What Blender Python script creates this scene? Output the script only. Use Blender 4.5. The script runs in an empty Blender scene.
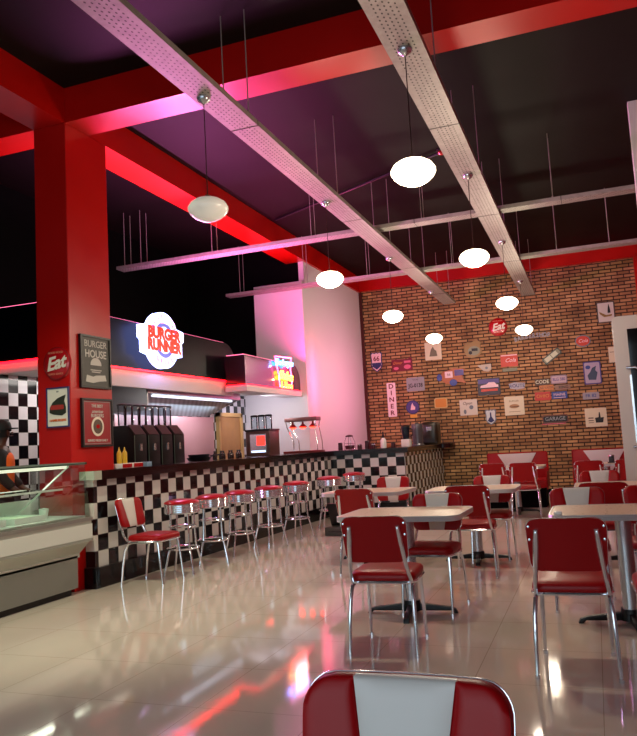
import bpy, bmesh, math, random
from mathutils import Vector, Matrix, Euler
random.seed(7)
PI = math.pi
SC = bpy.context.scene
COL = SC.collection
H_CAM = 1.3

# ------------------------------------------------------------------ materials
def lin(h):
    h = h.lstrip('#')
    o = []
    for i in (0, 2, 4):
        c = int(h[i:i+2], 16) / 255
        o.append(c / 12.92 if c <= .04045 else ((c + .055) / 1.055) ** 2.4)
    return (*o, 1)

MATS = {}
def mat(name, col='#888888', rough=.5, metal=0, emit=None, strength=0, trans=0, ior=1.45, coat=0, var=0, vscale=4, alpha=1, bump=0, bscale=60, spec=None):
    if name in MATS: return MATS[name]
    m = bpy.data.materials.new(name); m.use_nodes = True
    nt = m.node_tree; b = nt.nodes['Principled BSDF']
    b.inputs['Base Color'].default_value = lin(col)
    b.inputs['Roughness'].default_value = rough
    b.inputs['Metallic'].default_value = metal
    b.inputs['IOR'].default_value = ior
    b.inputs['Transmission Weight'].default_value = trans
    b.inputs['Coat Weight'].default_value = coat
    b.inputs['Coat Roughness'].default_value = .08
    b.inputs['Alpha'].default_value = alpha
    if spec is not None: b.inputs['Specular IOR Level'].default_value = spec
    if emit:
        b.inputs['Emission Color'].default_value = lin(emit)
        b.inputs['Emission Strength'].default_value = strength
    if var:
        tc = nt.nodes.new('ShaderNodeTexCoord'); n = nt.nodes.new('ShaderNodeTexNoise')
        n.inputs['Scale'].default_value = vscale; n.inputs['Detail'].default_value = 6
        nt.links.new(tc.outputs['Object'], n.inputs['Vector'])
        mx = nt.nodes.new('ShaderNodeMix'); mx.data_type = 'RGBA'
        c = lin(col)
        mx.inputs[6].default_value = tuple(max(0, x * (1 - var)) for x in c[:3]) + (1,)
        mx.inputs[7].default_value = tuple(min(1, x * (1 + var)) for x in c[:3]) + (1,)
        nt.links.new(n.outputs['Fac'], mx.inputs[0]); nt.links.new(mx.outputs[2], b.inputs['Base Color'])
        mr = nt.nodes.new('ShaderNodeMapRange'); mr.inputs[3].default_value = max(.02, rough - .06); mr.inputs[4].default_value = min(1, rough + .1)
        nt.links.new(n.outputs['Fac'], mr.inputs[0]); nt.links.new(mr.outputs[0], b.inputs['Roughness'])
    if bump:
        tc2 = nt.nodes.new('ShaderNodeTexCoord'); n2 = nt.nodes.new('ShaderNodeTexNoise'); n2.inputs['Scale'].default_value = bscale
        bp = nt.nodes.new('ShaderNodeBump'); bp.inputs['Strength'].default_value = bump; bp.inputs['Distance'].default_value = .01
        nt.links.new(tc2.outputs['Object'], n2.inputs['Vector']); nt.links.new(n2.outputs['Fac'], bp.inputs['Height']); nt.links.new(bp.outputs['Normal'], b.inputs['Normal'])
    MATS[name] = m
    return m

def math_node(nt, op, a, b=None):
    n = nt.nodes.new('ShaderNodeMath'); n.operation = op
    for i, v in enumerate((a, b)):
        if v is None: continue
        if isinstance(v, (int, float)): n.inputs[i].default_value = v
        else: nt.links.new(v, n.inputs[i])
    return n.outputs[0]

def checker_mat(name, size, ca, cb, rough=.12, grout='#6a6560', uo=0, vo=0):
    m = bpy.data.materials.new(name); m.use_nodes = True; nt = m.node_tree; b = nt.nodes['Principled BSDF']
    uv = nt.nodes.new('ShaderNodeUVMap'); sp = nt.nodes.new('ShaderNodeSeparateXYZ'); nt.links.new(uv.outputs[0], sp.inputs[0])
    u = math_node(nt, 'DIVIDE', math_node(nt, 'ADD', sp.outputs[0], uo), size); v = math_node(nt, 'DIVIDE', math_node(nt, 'ADD', sp.outputs[1], vo), size)
    par = math_node(nt, 'MODULO', math_node(nt, 'ADD', math_node(nt, 'ADD', math_node(nt, 'FLOOR', u), math_node(nt, 'FLOOR', v)), 400), 2)
    mx = nt.nodes.new('ShaderNodeMix'); mx.data_type = 'RGBA'; mx.inputs[6].default_value = lin(ca); mx.inputs[7].default_value = lin(cb)
    nt.links.new(par, mx.inputs[0])
    def edge(t):
        f = math_node(nt, 'FRACT', t)
        return math_node(nt, 'MINIMUM', f, math_node(nt, 'SUBTRACT', 1.0, f))
    e = math_node(nt, 'LESS_THAN', math_node(nt, 'MINIMUM', edge(u), edge(v)), .013)
    mg = nt.nodes.new('ShaderNodeMix'); mg.data_type = 'RGBA'; nt.links.new(mx.outputs[2], mg.inputs[6]); mg.inputs[7].default_value = lin(grout)
    nt.links.new(e, mg.inputs[0]); nt.links.new(mg.outputs[2], b.inputs['Base Color'])
    b.inputs['Roughness'].default_value = rough
    return m

def brick_mat():
    m = bpy.data.materials.new('brick_slips'); m.use_nodes = True; nt = m.node_tree; b = nt.nodes['Principled BSDF']
    uv = nt.nodes.new('ShaderNodeUVMap')
    br = nt.nodes.new('ShaderNodeTexBrick'); br.offset = .5
    br.inputs['Scale'].default_value = 1; br.inputs['Brick Width'].default_value = .235; br.inputs['Row Height'].default_value = .0725
    br.inputs['Mortar Size'].default_value = .0115; br.inputs['Mortar Smooth'].default_value = .25; br.inputs['Bias'].default_value = -.1
    br.inputs['Color1'].default_value = lin('#c9a375'); br.inputs['Color2'].default_value = lin('#966f49'); br.inputs['Mortar'].default_value = lin('#33231a')
    nt.links.new(uv.outputs[0], br.inputs['Vector'])
    n = nt.nodes.new('ShaderNodeTexNoise'); n.inputs['Scale'].default_value = 2.3; n.inputs['Detail'].default_value = 8; nt.links.new(uv.outputs[0], n.inputs['Vector'])
    cr = nt.nodes.new('ShaderNodeValToRGB'); cr.color_ramp.elements[0].position = .3; cr.color_ramp.elements[0].color = (.5, .42, .36, 1)
    cr.color_ramp.elements[1].position = .7; cr.color_ramp.elements[1].color = (1.05, .95, .85, 1)
    nt.links.new(n.outputs['Fac'], cr.inputs[0])
    mx = nt.nodes.new('ShaderNodeMix'); mx.data_type = 'RGBA'; mx.blend_type = 'MULTIPLY'; mx.inputs[0].default_value = 1
    nt.links.new(br.outputs['Color'], mx.inputs[6]); nt.links.new(cr.outputs[0], mx.inputs[7]); nt.links.new(mx.outputs[2], b.inputs['Base Color'])
    b.inputs['Roughness'].default_value = .8
    bp = nt.nodes.new('ShaderNodeBump'); bp.invert = True; bp.inputs['Strength'].default_value = .9; bp.inputs['Distance'].default_value = .015
    nt.links.new(br.outputs['Fac'], bp.inputs['Height']); nt.links.new(bp.outputs['Normal'], b.inputs['Normal'])
    return m

def floor_mat():
    m = bpy.data.materials.new('polished_porcelain_tile'); m.use_nodes = True; nt = m.node_tree; b = nt.nodes['Principled BSDF']
    uv = nt.nodes.new('ShaderNodeTexCoord'); sp = nt.nodes.new('ShaderNodeSeparateXYZ'); nt.links.new(uv.outputs['Object'], sp.inputs[0])
    T = .6455
    def edge(o, off):
        f = math_node(nt, 'FRACT', math_node(nt, 'DIVIDE', math_node(nt, 'ADD', o, off), T))
        return math_node(nt, 'MINIMUM', f, math_node(nt, 'SUBTRACT', 1.0, f))
    e = math_node(nt, 'LESS_THAN', math_node(nt, 'MINIMUM', edge(sp.outputs[0], 2.012 + 10 * T), edge(sp.outputs[1], -3.42 + 20 * T)), .0030)
    n = nt.nodes.new('ShaderNodeTexNoise'); n.inputs['Scale'].default_value = 1.2; n.inputs['Detail'].default_value = 5; nt.links.new(uv.outputs['Object'], n.inputs['Vector'])
    mx = nt.nodes.new('ShaderNodeMix'); mx.data_type = 'RGBA'; mx.inputs[6].default_value = lin('#c9c0b2'); mx.inputs[7].default_value = lin('#d8d0c4'); nt.links.new(n.outputs['Fac'], mx.inputs[0])
    mg = nt.nodes.new('ShaderNodeMix'); mg.data_type = 'RGBA'; nt.links.new(mx.outputs[2], mg.inputs[6]); mg.inputs[7].default_value = lin('#a79b88')
    nt.links.new(e, mg.inputs[0]); nt.links.new(mg.outputs[2], b.inputs['Base Color'])
    b.inputs['Roughness'].default_value = .06; b.inputs['IOR'].default_value = 1.6
    n3 = nt.nodes.new('ShaderNodeTexNoise'); n3.inputs['Scale'].default_value = 5; nt.links.new(uv.outputs['Object'], n3.inputs['Vector'])
    mr = nt.nodes.new('ShaderNodeMapRange'); mr.inputs[3].default_value = .03; mr.inputs[4].default_value = .10; nt.links.new(n3.outputs['Fac'], mr.inputs[0]); nt.links.new(mr.outputs[0], b.inputs['Roughness'])
    n2 = nt.nodes.new('ShaderNodeTexNoise'); n2.inputs['Scale'].default_value = 2.5; nt.links.new(uv.outputs['Object'], n2.inputs['Vector'])
    bp = nt.nodes.new('ShaderNodeBump'); bp.inputs['Strength'].default_value = .05; bp.inputs['Distance'].default_value = .01; nt.links.new(n2.outputs['Fac'], bp.inputs['Height']); nt.links.new(bp.outputs['Normal'], b.inputs['Normal'])
    return m

def perf_mat():
    # galvanised sheet with rows of punched slots, object coordinates (local x = along, y = across)
    m = bpy.data.materials.new('perforated_galvanised_steel'); m.use_nodes = True; nt = m.node_tree; b = nt.nodes['Principled BSDF']
    tc = nt.nodes.new('ShaderNodeTexCoord'); sp = nt.nodes.new('ShaderNodeSeparateXYZ'); nt.links.new(tc.outputs['Object'], sp.inputs[0])
    def cell(o, s, off=0): return math_node(nt, 'SUBTRACT', math_node(nt, 'FRACT', math_node(nt, 'DIVIDE', math_node(nt, 'ADD', o, 40 * s + off), s)), .5)
    row = math_node(nt, 'FLOOR', math_node(nt, 'DIVIDE', math_node(nt, 'ADD', sp.outputs[1], 2), .036))
    stag = math_node(nt, 'MULTIPLY', math_node(nt, 'MODULO', row, 2), .025)
    xs = math_node(nt, 'ADD', sp.outputs[0], stag)
    cx = math_node(nt, 'MULTIPLY', cell(xs, .05), .05 / .011); cy = math_node(nt, 'MULTIPLY', cell(sp.outputs[1], .036, 2 - .036 * 40 + .036 * 40), .036 / .0065)
    d = math_node(nt, 'ADD', math_node(nt, 'MULTIPLY', cx, cx), math_node(nt, 'MULTIPLY', cy, cy))
    hole = math_node(nt, 'LESS_THAN', d, 1.0)
    inside = math_node(nt, 'LESS_THAN', math_node(nt, 'ABSOLUTE', sp.outputs[1]), .1)
    hole = math_node(nt, 'MULTIPLY', hole, inside)
    n = nt.nodes.new('ShaderNodeTexNoise'); n.inputs['Scale'].default_value = 14; n.inputs['Detail'].default_value = 6; nt.links.new(tc.outputs['Object'], n.inputs['Vector'])
    mx = nt.nodes.new('ShaderNodeMix'); mx.data_type = 'RGBA'; mx.inputs[6].default_value = lin('#7c766f'); mx.inputs[7].default_value = lin('#b3aca2'); nt.links.new(n.outputs['Fac'], mx.inputs[0])
    mh = nt.nodes.new('ShaderNodeMix'); mh.data_type = 'RGBA'; nt.links.new(mx.outputs[2], mh.inputs[6]); mh.inputs[7].default_value = lin('#2a211b')
    nt.links.new(hole, mh.inputs[0]); nt.links.new(mh.outputs[2], b.inputs['Base Color'])
    b.inputs['Metallic'].default_value = .25; b.inputs['Roughness'].default_value = .5
    return m

RED = mat('red_vinyl', '#96050c', .36, spec=.3, var=.08, vscale=3)
WHITE_V = mat('cream_vinyl', '#cfccc6', .38, coat=.15)
CHROME = mat('chrome', '#e8edf3', .13, .88)
CHROME_B = mat('brushed_steel', '#c4c8ce', .25, .85)
BLACK = mat('black_paint', '#0b0b0c', .4)
BLACKG = mat('black_gloss', '#08080a', .12)
LAMINATE = mat('beige_laminate', '#c9b79c', .28, var=.1, vscale=25)
REDPAINT = mat('red_wall_paint', '#b60902', .3, spec=.5, var=.08, vscale=2.5)
CEIL = mat('dark_ceiling_paint', '#120c09', .6, spec=.15, var=.15, vscale=.8)
BLACKWALL = mat('black_wall_paint', '#030303', .85, spec=.1)
WHITEP = mat('white_wall_paint', '#d9d5d6', .6)
WHITEG = mat('white_gloss', '#e8e8e4', .25)
STEEL = mat('stainless_steel', '#a5a6a8', .3, .9, var=.1)
GLASS = mat('clear_glass', '#f2fbf8', .02, 0, trans=1, ior=1.45)
DARKGLASS = mat('dark_glass', '#050607', .06)
WOOD = mat('warm_wood', '#a86c38', .5, var=.35, vscale=9)
DARKWOOD = mat('dark_counter_top', '#160c0c', .18, coat=.3)
GREYPL = mat('grey_plastic', '#8e9088', .45)

def thin_glass(name, tint='#e9f4f0', fac=.12):
    m = bpy.data.materials.new(name); m.use_nodes = True; nt = m.node_tree
    out = nt.nodes['Material Output']; nt.nodes.remove(nt.nodes['Principled BSDF'])
    t = nt.nodes.new('ShaderNodeBsdfTransparent'); t.inputs[0].default_value = lin(tint)
    g = nt.nodes.new('ShaderNodeBsdfGlossy'); g.inputs['Roughness'].default_value = .03
    fr = nt.nodes.new('ShaderNodeFresnel'); fr.inputs[0].default_value = 1.5
    mx = nt.nodes.new('ShaderNodeMixShader')
    nt.links.new(fr.outputs[0], mx.inputs[0]); nt.links.new(t.outputs[0], mx.inputs[1]); nt.links.new(g.outputs[0], mx.inputs[2]); nt.links.new(mx.outputs[0], out.inputs[0])
    return m
PANE = thin_glass('pane_glass')

# ------------------------------------------------------------------ geometry helpers
class G:
    def __init__(s): s.bm = bmesh.new(); s.uv = s.bm.loops.layers.uv.new('UVMap')
    def box(s, x0, x1, y0, y1, z0, z1, bev=0):
        t = bmesh.new()
        vs = [t.verts.new((x, y, z)) for x in (x0, x1) for y in (y0, y1) for z in (z0, z1)]
        for f in ((0, 1, 3, 2), (4, 6, 7, 5), (0, 4, 5, 1), (2, 3, 7, 6), (0, 2, 6, 4), (1, 5, 7, 3)): t.faces.new([vs[i] for i in f])
        if bev: bmesh.ops.bevel(t, geom=t.edges[:], offset=bev, segments=2, affect='EDGES', profile=.6)
        s.merge(t); return s
    def merge(s, t, M=None):
        if M is not None: bmesh.ops.transform(t, matrix=M, verts=t.verts)
        mp = {v: s.bm.verts.new(v.co) for v in t.verts}
        for f in t.faces:
            try: nf = s.bm.faces.new([mp[v] for v in f.verts]); nf.material_index = f.material_index
            except ValueError: pass
        t.free()
    def tube(s, pts, r, seg=8, closed=False, cap=True):
        pts = [Vector(p) for p in pts]; n = len(pts); rr = r if isinstance(r, (list, tuple)) else [r] * n
        rings = []; prev = None
        for i, p in enumerate(pts):
            a = pts[(i - 1) % n] if (closed or i > 0) else p; b = pts[(i + 1) % n] if (closed or i < n - 1) else p
            t = (b - a).normalized()
            if prev is None: u = t.orthogonal().normalized()
            else:
                u = prev - t * prev.dot(t)
                u = u.normalized() if u.length > 1e-6 else t.orthogonal().normalized()
            prev = u; w = t.cross(u)
            rings.append([s.bm.verts.new(p + (u * math.cos(2 * PI * k / seg) + w * math.sin(2 * PI * k / seg)) * rr[i]) for k in range(seg)])
        for i in range(n if closed else n - 1):
            A, B = rings[i], rings[(i + 1) % n]
            for k in range(seg): s.bm.faces.new((A[k], A[(k + 1) % seg], B[(k + 1) % seg], B[k]))
        if cap and not closed:
            s.bm.faces.new(list(reversed(rings[0]))); s.bm.faces.new(rings[-1])
        return s
    def lathe(s, prof, c=(0, 0, 0), seg=24, M=None):
        t = bmesh.new(); rings = []
        for r, z in prof:
            if r < 1e-5: rings.append([t.verts.new((c[0], c[1], c[2] + z))])
            else: rings.append([t.verts.new((c[0] + r * math.cos(2 * PI * k / seg), c[1] + r * math.sin(2 * PI * k / seg), c[2] + z)) for k in range(seg)])
        for A, B in zip(rings, rings[1:]):
            for k in range(seg):
                k2 = (k + 1) % seg
                if len(A) == 1 and len(B) == 1: continue
                if len(A) == 1: t.faces.new((A[0], B[k2], B[k]))
                elif len(B) == 1: t.faces.new((A[k], A[k2], B[0]))
                else: t.faces.new((A[k], A[k2], B[k2], B[k]))
        s.merge(t, M); return s
    def prism(s, pts, a0, a1, plane='xy', bev=0, mi=0):
        # outline pts in the named plane, extruded on the third axis from a0 to a1
        def P(u, v, w): return {'xy': (u, v, w), 'xz': (u, w, v), 'yz': (w, u, v)}[plane]
        t = bmesh.new(); A = [t.verts.new(P(u, v, a0)) for u, v in pts]; B = [t.verts.new(P(u, v, a1)) for u, v in pts]; n = len(pts)
        t.faces.new(A); t.faces.new(list(reversed(B)))
        for i in range(n): t.faces.new((A[i], B[i], B[(i + 1) % n], A[(i + 1) % n]))
        bmesh.ops.recalc_face_normals(t, faces=t.faces)
        if bev: bmesh.ops.bevel(t, geom=[e for e in t.edges if e.calc_face_angle(0) > .8], offset=bev, segments=2, affect='EDGES', profile=.6)
        for f in t.faces: f.material_index = mi
        s.merge(t); return s
    def quad(s, pts, uvs=None):
        f = s.bm.faces.new([s.bm.verts.new(p) for p in pts])
        if uvs:
            for l, u in zip(f.loops, uvs): l[s.uv].uv = u
        return s
    def done(s, name, m, parent=None, smooth=35, recalc=True, loc=None):
        if recalc: bmesh.ops.recalc_face_normals(s.bm, faces=s.bm.faces)
        me = bpy.data.meshes.new(name); s.bm.to_mesh(me); s.bm.free()
        for mm in (m if isinstance(m, (list, tuple)) else [m]): me.materials.append(mm)
        if smooth:
            for p in me.polygons: p.use_smooth = True
            me.set_sharp_from_angle(angle=math.radians(smooth))
        o = bpy.data.objects.new(name, me); COL.objects.link(o)
        if parent: o.parent = parent
        if loc: o.location = loc
        return o

def thing(name, label, cat, loc=(0, 0, 0), rot=(0, 0, 0), group=None):
    o = bpy.data.objects.new(name, None); o.empty_display_size = .1; COL.objects.link(o)
    o.location = loc; o.rotation_euler = rot if isinstance(rot, (tuple, list, Euler)) else (0, 0, rot)
    o['label'] = label; o['category'] = cat
    if group: o['group'] = group
    return o
def tag(o, label, cat, group=None):
    o['label'] = label; o['category'] = cat
    if group: o['group'] = group
    return o
def struct(name, g, m, smooth=0, recalc=True):
    o = g.done(name, m, smooth=smooth, recalc=recalc); o['kind'] = 'structure'; return o
def copy_tree(o, parent=None):
    c = o.copy(); COL.objects.link(c)
    if parent is not None: c.parent = parent
    for ch in [x for x in ALLC(o)]: copy_tree(ch, c)
    return c
def ALLC(o): return [x for x in COL.objects if x.parent == o]
def place(proto, used, loc, rot, label, group=None):
    r = proto if not used else copy_tree(proto)
    r.location = loc; r.rotation_euler = rot if isinstance(rot, (tuple, list, Euler)) else (0, 0, rot); r['label'] = label
    if group: r['group'] = group
    return r

def text_into(txt, size, m, parent, name='lettering', loc=(0, 0, 0), rz=0, shear=0, offset=0, extrude=.002, sx=1, align='CENTER', label=None):
    cu = bpy.data.curves.new('t', 'FONT'); cu.body = txt; cu.size = size; cu.align_x = align; cu.align_y = 'CENTER'
    cu.shear = shear; cu.offset = offset; cu.extrude = extrude; cu.resolution_u = 3
    o = bpy.data.objects.new('t', cu); COL.objects.link(o)
    dg = bpy.context.evaluated_depsgraph_get(); dg.update()
    me = bpy.data.meshes.new_from_object(o.evaluated_get(dg)); bpy.data.objects.remove(o); bpy.data.curves.remove(cu)
    me.transform(Matrix.Translation(loc) @ Matrix.Rotation(rz, 4, 'Z') @ Matrix.Diagonal((sx, 1, 1, 1)))
    me.materials.clear(); me.materials.append(m); me.name = name
    p = bpy.data.objects.new(name, me); COL.objects.link(p); p.parent = parent
    if label: p['label'] = label
    return p
def join_meshes(objs, name):
    bm = bmesh.new(); m = objs[0].data.materials[0]; par = objs[0].parent
    for o in objs: bm.from_mesh(o.data)
    me = bpy.data.meshes.new(name); bm.to_mesh(me); bm.free(); me.materials.append(m)
    for o in objs: bpy.data.objects.remove(o)
    r = bpy.data.objects.new(name, me); COL.objects.link(r); r.parent = par; return r

def rrect(w, h, r, seg=5, cx=0, cy=0):
    o = []
    for sx, sy, a in ((1, 1, 0), (-1, 1, 90), (-1, -1, 180), (1, -1, 270)):
        for k in range(seg + 1):
            t = math.radians(a + 90 * k / seg); o.append((cx + sx * (w / 2 - r) + r * math.cos(t), cy + sy * (h / 2 - r) + r * math.sin(t)))
    return o
def circ(rx, ry=None, n=28, cx=0, cy=0):
    ry = rx if ry is None else ry
    return [(cx + rx * math.cos(2 * PI * k / n), cy + ry * math.sin(2 * PI * k / n)) for k in range(n)]

# ================================================================== THE SETTING
XB, YF, XR, YBK, ZC = -6.15, 16.27, 1.15, -3.0, 5.1
struct('floor', G().quad([(XB, YBK, 0), (XR, YBK, 0), (XR, YF + .1, 0), (XB, YF + .1, 0)]), floor_mat(), recalc=False)
struct('ceiling', G().quad([(-7.5, YBK, ZC), (-7.5, YF + .1, ZC), (XR, YF + .1, ZC), (XR, YBK, ZC)]), CEIL, recalc=False)
struct('wall_far', G().quad([(-4.88, YF, 0), (XR, YF, 0), (XR, YF, ZC), (-4.88, YF, ZC)], [(-4.9, 0), (XR, 0), (XR, ZC), (-4.9, ZC)]).box(-4.88, XR, YF + .002, YF + .12, 0, ZC), brick_mat(), recalc=False)
struct('wall_kitchen_end', G().prism([(XB, 12.62), (-4.88, 12.62), (-4.88, YF), (-4.98, YF), (-4.98, 12.74), (XB, 12.74)], 0, 3.0, 'xy').prism([(-5.87, 12.62), (-4.88, 12.62), (-4.88, YF), (-4.98, YF), (-4.98, 12.74), (-5.87, 12.74)], 3.0, 4.33, 'xy').prism([(-4.98, 12.74), (-4.88, 12.74), (-4.88, YF), (-4.98, YF)], 4.33, 4.73, 'xy'), WHITEP)
struct('trim_dark_panel_over_kitchen', G().box(-7.4, -5.0, 12.78, 12.86, 3.0, ZC), BLACKWALL)
TILE_K = checker_mat('kitchen_checker_tile', .15, '#0c0c10', '#c9c6cc', uo=.03, vo=.04)
struct('wall_left', G().quad([(XB, YBK, 0), (XB, 12.62, 0), (XB, 12.62, 2.3), (XB, YBK, 2.3)], [(YBK, 0), (12.62, 0), (12.62, 2.3), (YBK, 2.3)]), TILE_K, recalc=False)
struct('wall_left_upper', G().box(-7.5, -7.4, YBK, 12.86, 3.0, ZC).box(-7.4, XB - .002, YBK, 12.78, 2.3, 2.34).box(XB - .1, XB - .01, YBK, 12.6, 2.3, 2.96), BLACKWALL)
struct('wall_right', G().box(XR, XR + .1, YBK, YF, 0, ZC), mat('right_wall_paint', '#6d1512', .5))
struct('wall_back', G().box(XB, XR, YBK - .1, YBK, 0, .3).box(XB, XR, YBK - .1, YBK, 3.6, ZC).box(XB, -5.3, YBK - .1, YBK, .3, 3.6), WHITEP)
wf = G()
for x in (-5.3, -3.7, -2.1, -.5, 1.07): wf.box(x, x + .08, YBK - .08, YBK, .3, 3.6)
wf.box(-5.3, XR, YBK - .08, YBK, .3, .38).box(-5.3, XR, YBK - .08, YBK, 3.52, 3.6).box(-5.3, XR, YBK - .08, YBK, 2.4, 2.46)
struct('window_1', wf, WHITEG)
struct('window_2', G().box(-5.3, XR, YBK - .05, YBK - .04, .35, 3.55), PANE)
# beams and column (painted red)
BM = G().box(XB, XR, 6.0, 6.37, 4.73, ZC)
struct('trim_beam_cross', BM.box(-7.4, XB, 6.0, 6.37, 4.73, ZC), REDPAINT)
struct('trim_beam_long', G().box(-5.24, -4.84, YBK, 6.0, 4.732, ZC).box(-5.24, -4.84, 6.37, YF, 4.732, ZC), REDPAINT)
struct('trim_beam_far', G().box(-4.9, XR, YF - .12, YF, 4.735, ZC), REDPAINT)
struct('trim_column', G().box(-5.24, -4.84, 6.0, 6.68, 0, 4.73, bev=.008), REDPAINT)
struct('trim_far_corner_post', G().box(1.03, XR, YF - .2, YF, 0, 4.73), REDPAINT)
struct('trim_brick_edge', G().box(-4.88, -4.81, YF - .03, YF, 0, 4.73), mat('dark_red_trim', '#4a0d0a', .5))
struct('baseboard_far', G().box(-3.0, 1.03, YF - .02, YF, 0, .1), BLACKWALL)
struct('trim_entrance_post', G().box(.69, .82, 9.15, 9.27, 0, ZC, bev=.006), WHITEG)
struct('trim_ceiling_conduit', G().tube([(-4.7, 11.1, 5.06), (-1.62, 9.55, 5.06)], .02), BLACK)

# ------------------------------------------------------------------ kitchen canopies
FASC = mat('black_gloss_fascia', '#030306', .35, spec=.08)
RED_NEON = mat('red_led_strip', '#ff1020', .4, emit='#ff0814', strength=14)
WHT_NEON = mat('lilac_led_strip', '#f0d8ff', .4, emit='#d9a8ff', strength=5)
WHITE_BAND = mat('white_canopy_paint', '#dcd6d4', .45)
def arc_corner(y0, y1, zb, zt, r):   # fascia side outline with a rounded far top corner
    return [(y0, zb), (y0, zt)] + [(y1 - r + r * math.sin(a), zt - r + r * math.cos(a)) for a in [PI / 2 * k / 8 for k in range(9)]] + [(y1, zb)]
t = thing('kitchen_canopy', 'long black glossy canopy fascia over the kitchen carrying the round lit sign', 'canopy', (-5.42, 6.32, 2.1))
O = Vector((-5.42, 6.32, 2.1))
def rel(g, o=O):
    bmesh.ops.translate(g.bm, vec=-o, verts=g.bm.verts); return g
rel(G().prism(arc_corner(6.32, 10.7, 2.36, 2.96, .35), -5.42, -5.36, 'yz').box(XB + .01, -5.36, 6.26, 6.32, 2.36, 2.96)).done('fascia', FASC, t)
rel(G().box(XB + .01, -5.38, 6.32, 12.6, 2.26, 2.35)).done('soffit', WHITE_BAND, t)
rel(G().box(-5.44, -5.37, 7.0, 10.6, 2.13, 2.33).box(XB + .01, -5.37, 6.28, 6.34, 2.24, 2.35)).done('white_band', WHITE_BAND, t)
rel(G().box(-5.36, -5.345, 6.28, 10.5, 2.34, 2.362).box(XB + .01, -5.36, 6.245, 6.26, 2.34, 2.362)).done('red_light_strip', RED_NEON, t)['label'] = 'glowing red light strip'
pts = [(-5.39, 6.3, 2.965)] + [(-5.39, y, z) for y, z in arc_corner(6.32, 10.7, 2.36, 2.965, .35)[1:-1]]
rel(G().tube(pts, .007, 6).tube([(XB + .02, 6.29, 2.965), (-5.39, 6.29, 2.965)], .007, 6)).done('top_light_line', mat('pink_led_line', '#ffb0c8', .4, emit='#ff6a9a', strength=3), t)
t2 = thing('bar_canopy', 'shorter black canopy with rounded end and neon milkshake sign beside the white wall', 'canopy', (-5.0, 10.3, 2.15))
O2 = Vector((-5.0, 10.3, 2.15))
rel(G().prism(arc_corner(10.3, 12.58, 2.26, 2.74, .3), -5.06, -5.0, 'yz').box(-5.34, -5.06, 10.3, 10.36, 2.26, 2.74), O2).done('fascia', mat('purple_gloss_fascia', '#33141c', .22, coat=.4), t2)
rel(G().box(-5.34, -4.97, 10.27, 12.6, 2.17, 2.26), O2).done('white_band', WHITE_BAND, t2)
rel(G().box(-4.995, -4.98, 10.3, 12.55, 2.262, 2.278).box(-5.33, -5.0, 10.28, 10.295, 2.262, 2.278), O2).done('red_light_strip', RED_NEON, t2)['label'] = 'glowing red light strip'
pts = [(-5.03, y, z) for y, z in arc_corner(10.3, 12.58, 2.3, 2.745, .3)[1:]]
rel(G().tube(pts, .008, 6).tube([(-5.33, 10.33, 2.745), (-5.03, 10.33, 2.745)], .008, 6), O2).done('top_light_line', MATS['pink_led_line'], t2)

# ------------------------------------------------------------------ round lit sign
def basis_rot(kind): return {'front': (PI / 2, 0, 0), 'side': (PI / 2, 0, PI / 2)}[kind]
SIGN_W = mat('sign_lightbox_white', '#ffffff', .4, emit='#f4e4ff', strength=1.3)
SIGN_SIDE = mat('sign_edge_glow', '#cfd8ff', .4, emit='#98a8ff', strength=10)
sg = thing('round_burger_sign', 'round glowing white sign with red BURGER RUNNER lettering on black canopy', 'sign', (-5.36, 8.34, 2.76), basis_rot('side'))
def badge(s=1):
    pts = []
    for k in range(72):
        a = 2 * PI * k / 72; r = .37
        x, y = r * math.cos(a), r * math.sin(a)
        if abs(y + .02) < .18: x = math.copysign(.50 if y > 0 else .45, x)
        pts.append((x * s, y * s))
    return pts
g = G(); g.prism(badge(), .07, .15, 'xy'); g.done('lightbox', SIGN_SIDE, sg, smooth=0)
G().prism(badge(.965), .15, .158, 'xy').done('face', SIGN_W, sg, smooth=0)
RL = mat('sign_red_letters', '#e0301c', .4, emit='#ff2a08', strength=.75); PL = mat('sign_pink_letters', '#c878c8', .4, emit='#e050c8', strength=.5); BL = mat('sign_blue_ring', '#7a86e0', .4, emit='#5a68e8', strength=.7)
ring = G()
for a0, a1 in ((40, 140), (222, 318)):
    n = 16; A = [math.radians(a0 + (a1 - a0) * k / n) for k in range(n + 1)]
    ring.prism([(.235 * math.cos(a), .235 * math.sin(a)) for a in A] + [(.18 * math.cos(a), .18 * math.sin(a)) for a in reversed(A)], .158, .160, 'xy')
ring.done('blue_ring', BL, sg)
text_into('BURGER', .20, RL, sg, 'lettering', (0, .075, .161), offset=.012, sx=1.03)
text_into('RUNNER', .20, RL, sg, 'lettering', (0, -.085, .161), offset=.012, sx=1.0)
for word, r, up in (('AMERICAN', .30, 1), ('GRILL', .30, -1)):
    L = []
    for i, ch in enumerate(word):
        d = (i - (len(word) - 1) / 2) * math.radians(17 if up > 0 else -17)
        a = PI / 2 - d if up > 0 else -PI / 2 - d
        L.append(text_into(ch, .10, PL, sg, 'arc_letter', (r * math.cos(a), r * math.sin(a), .161), rz=(a - PI / 2) if up > 0 else (a + PI / 2)))
    pass

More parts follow.
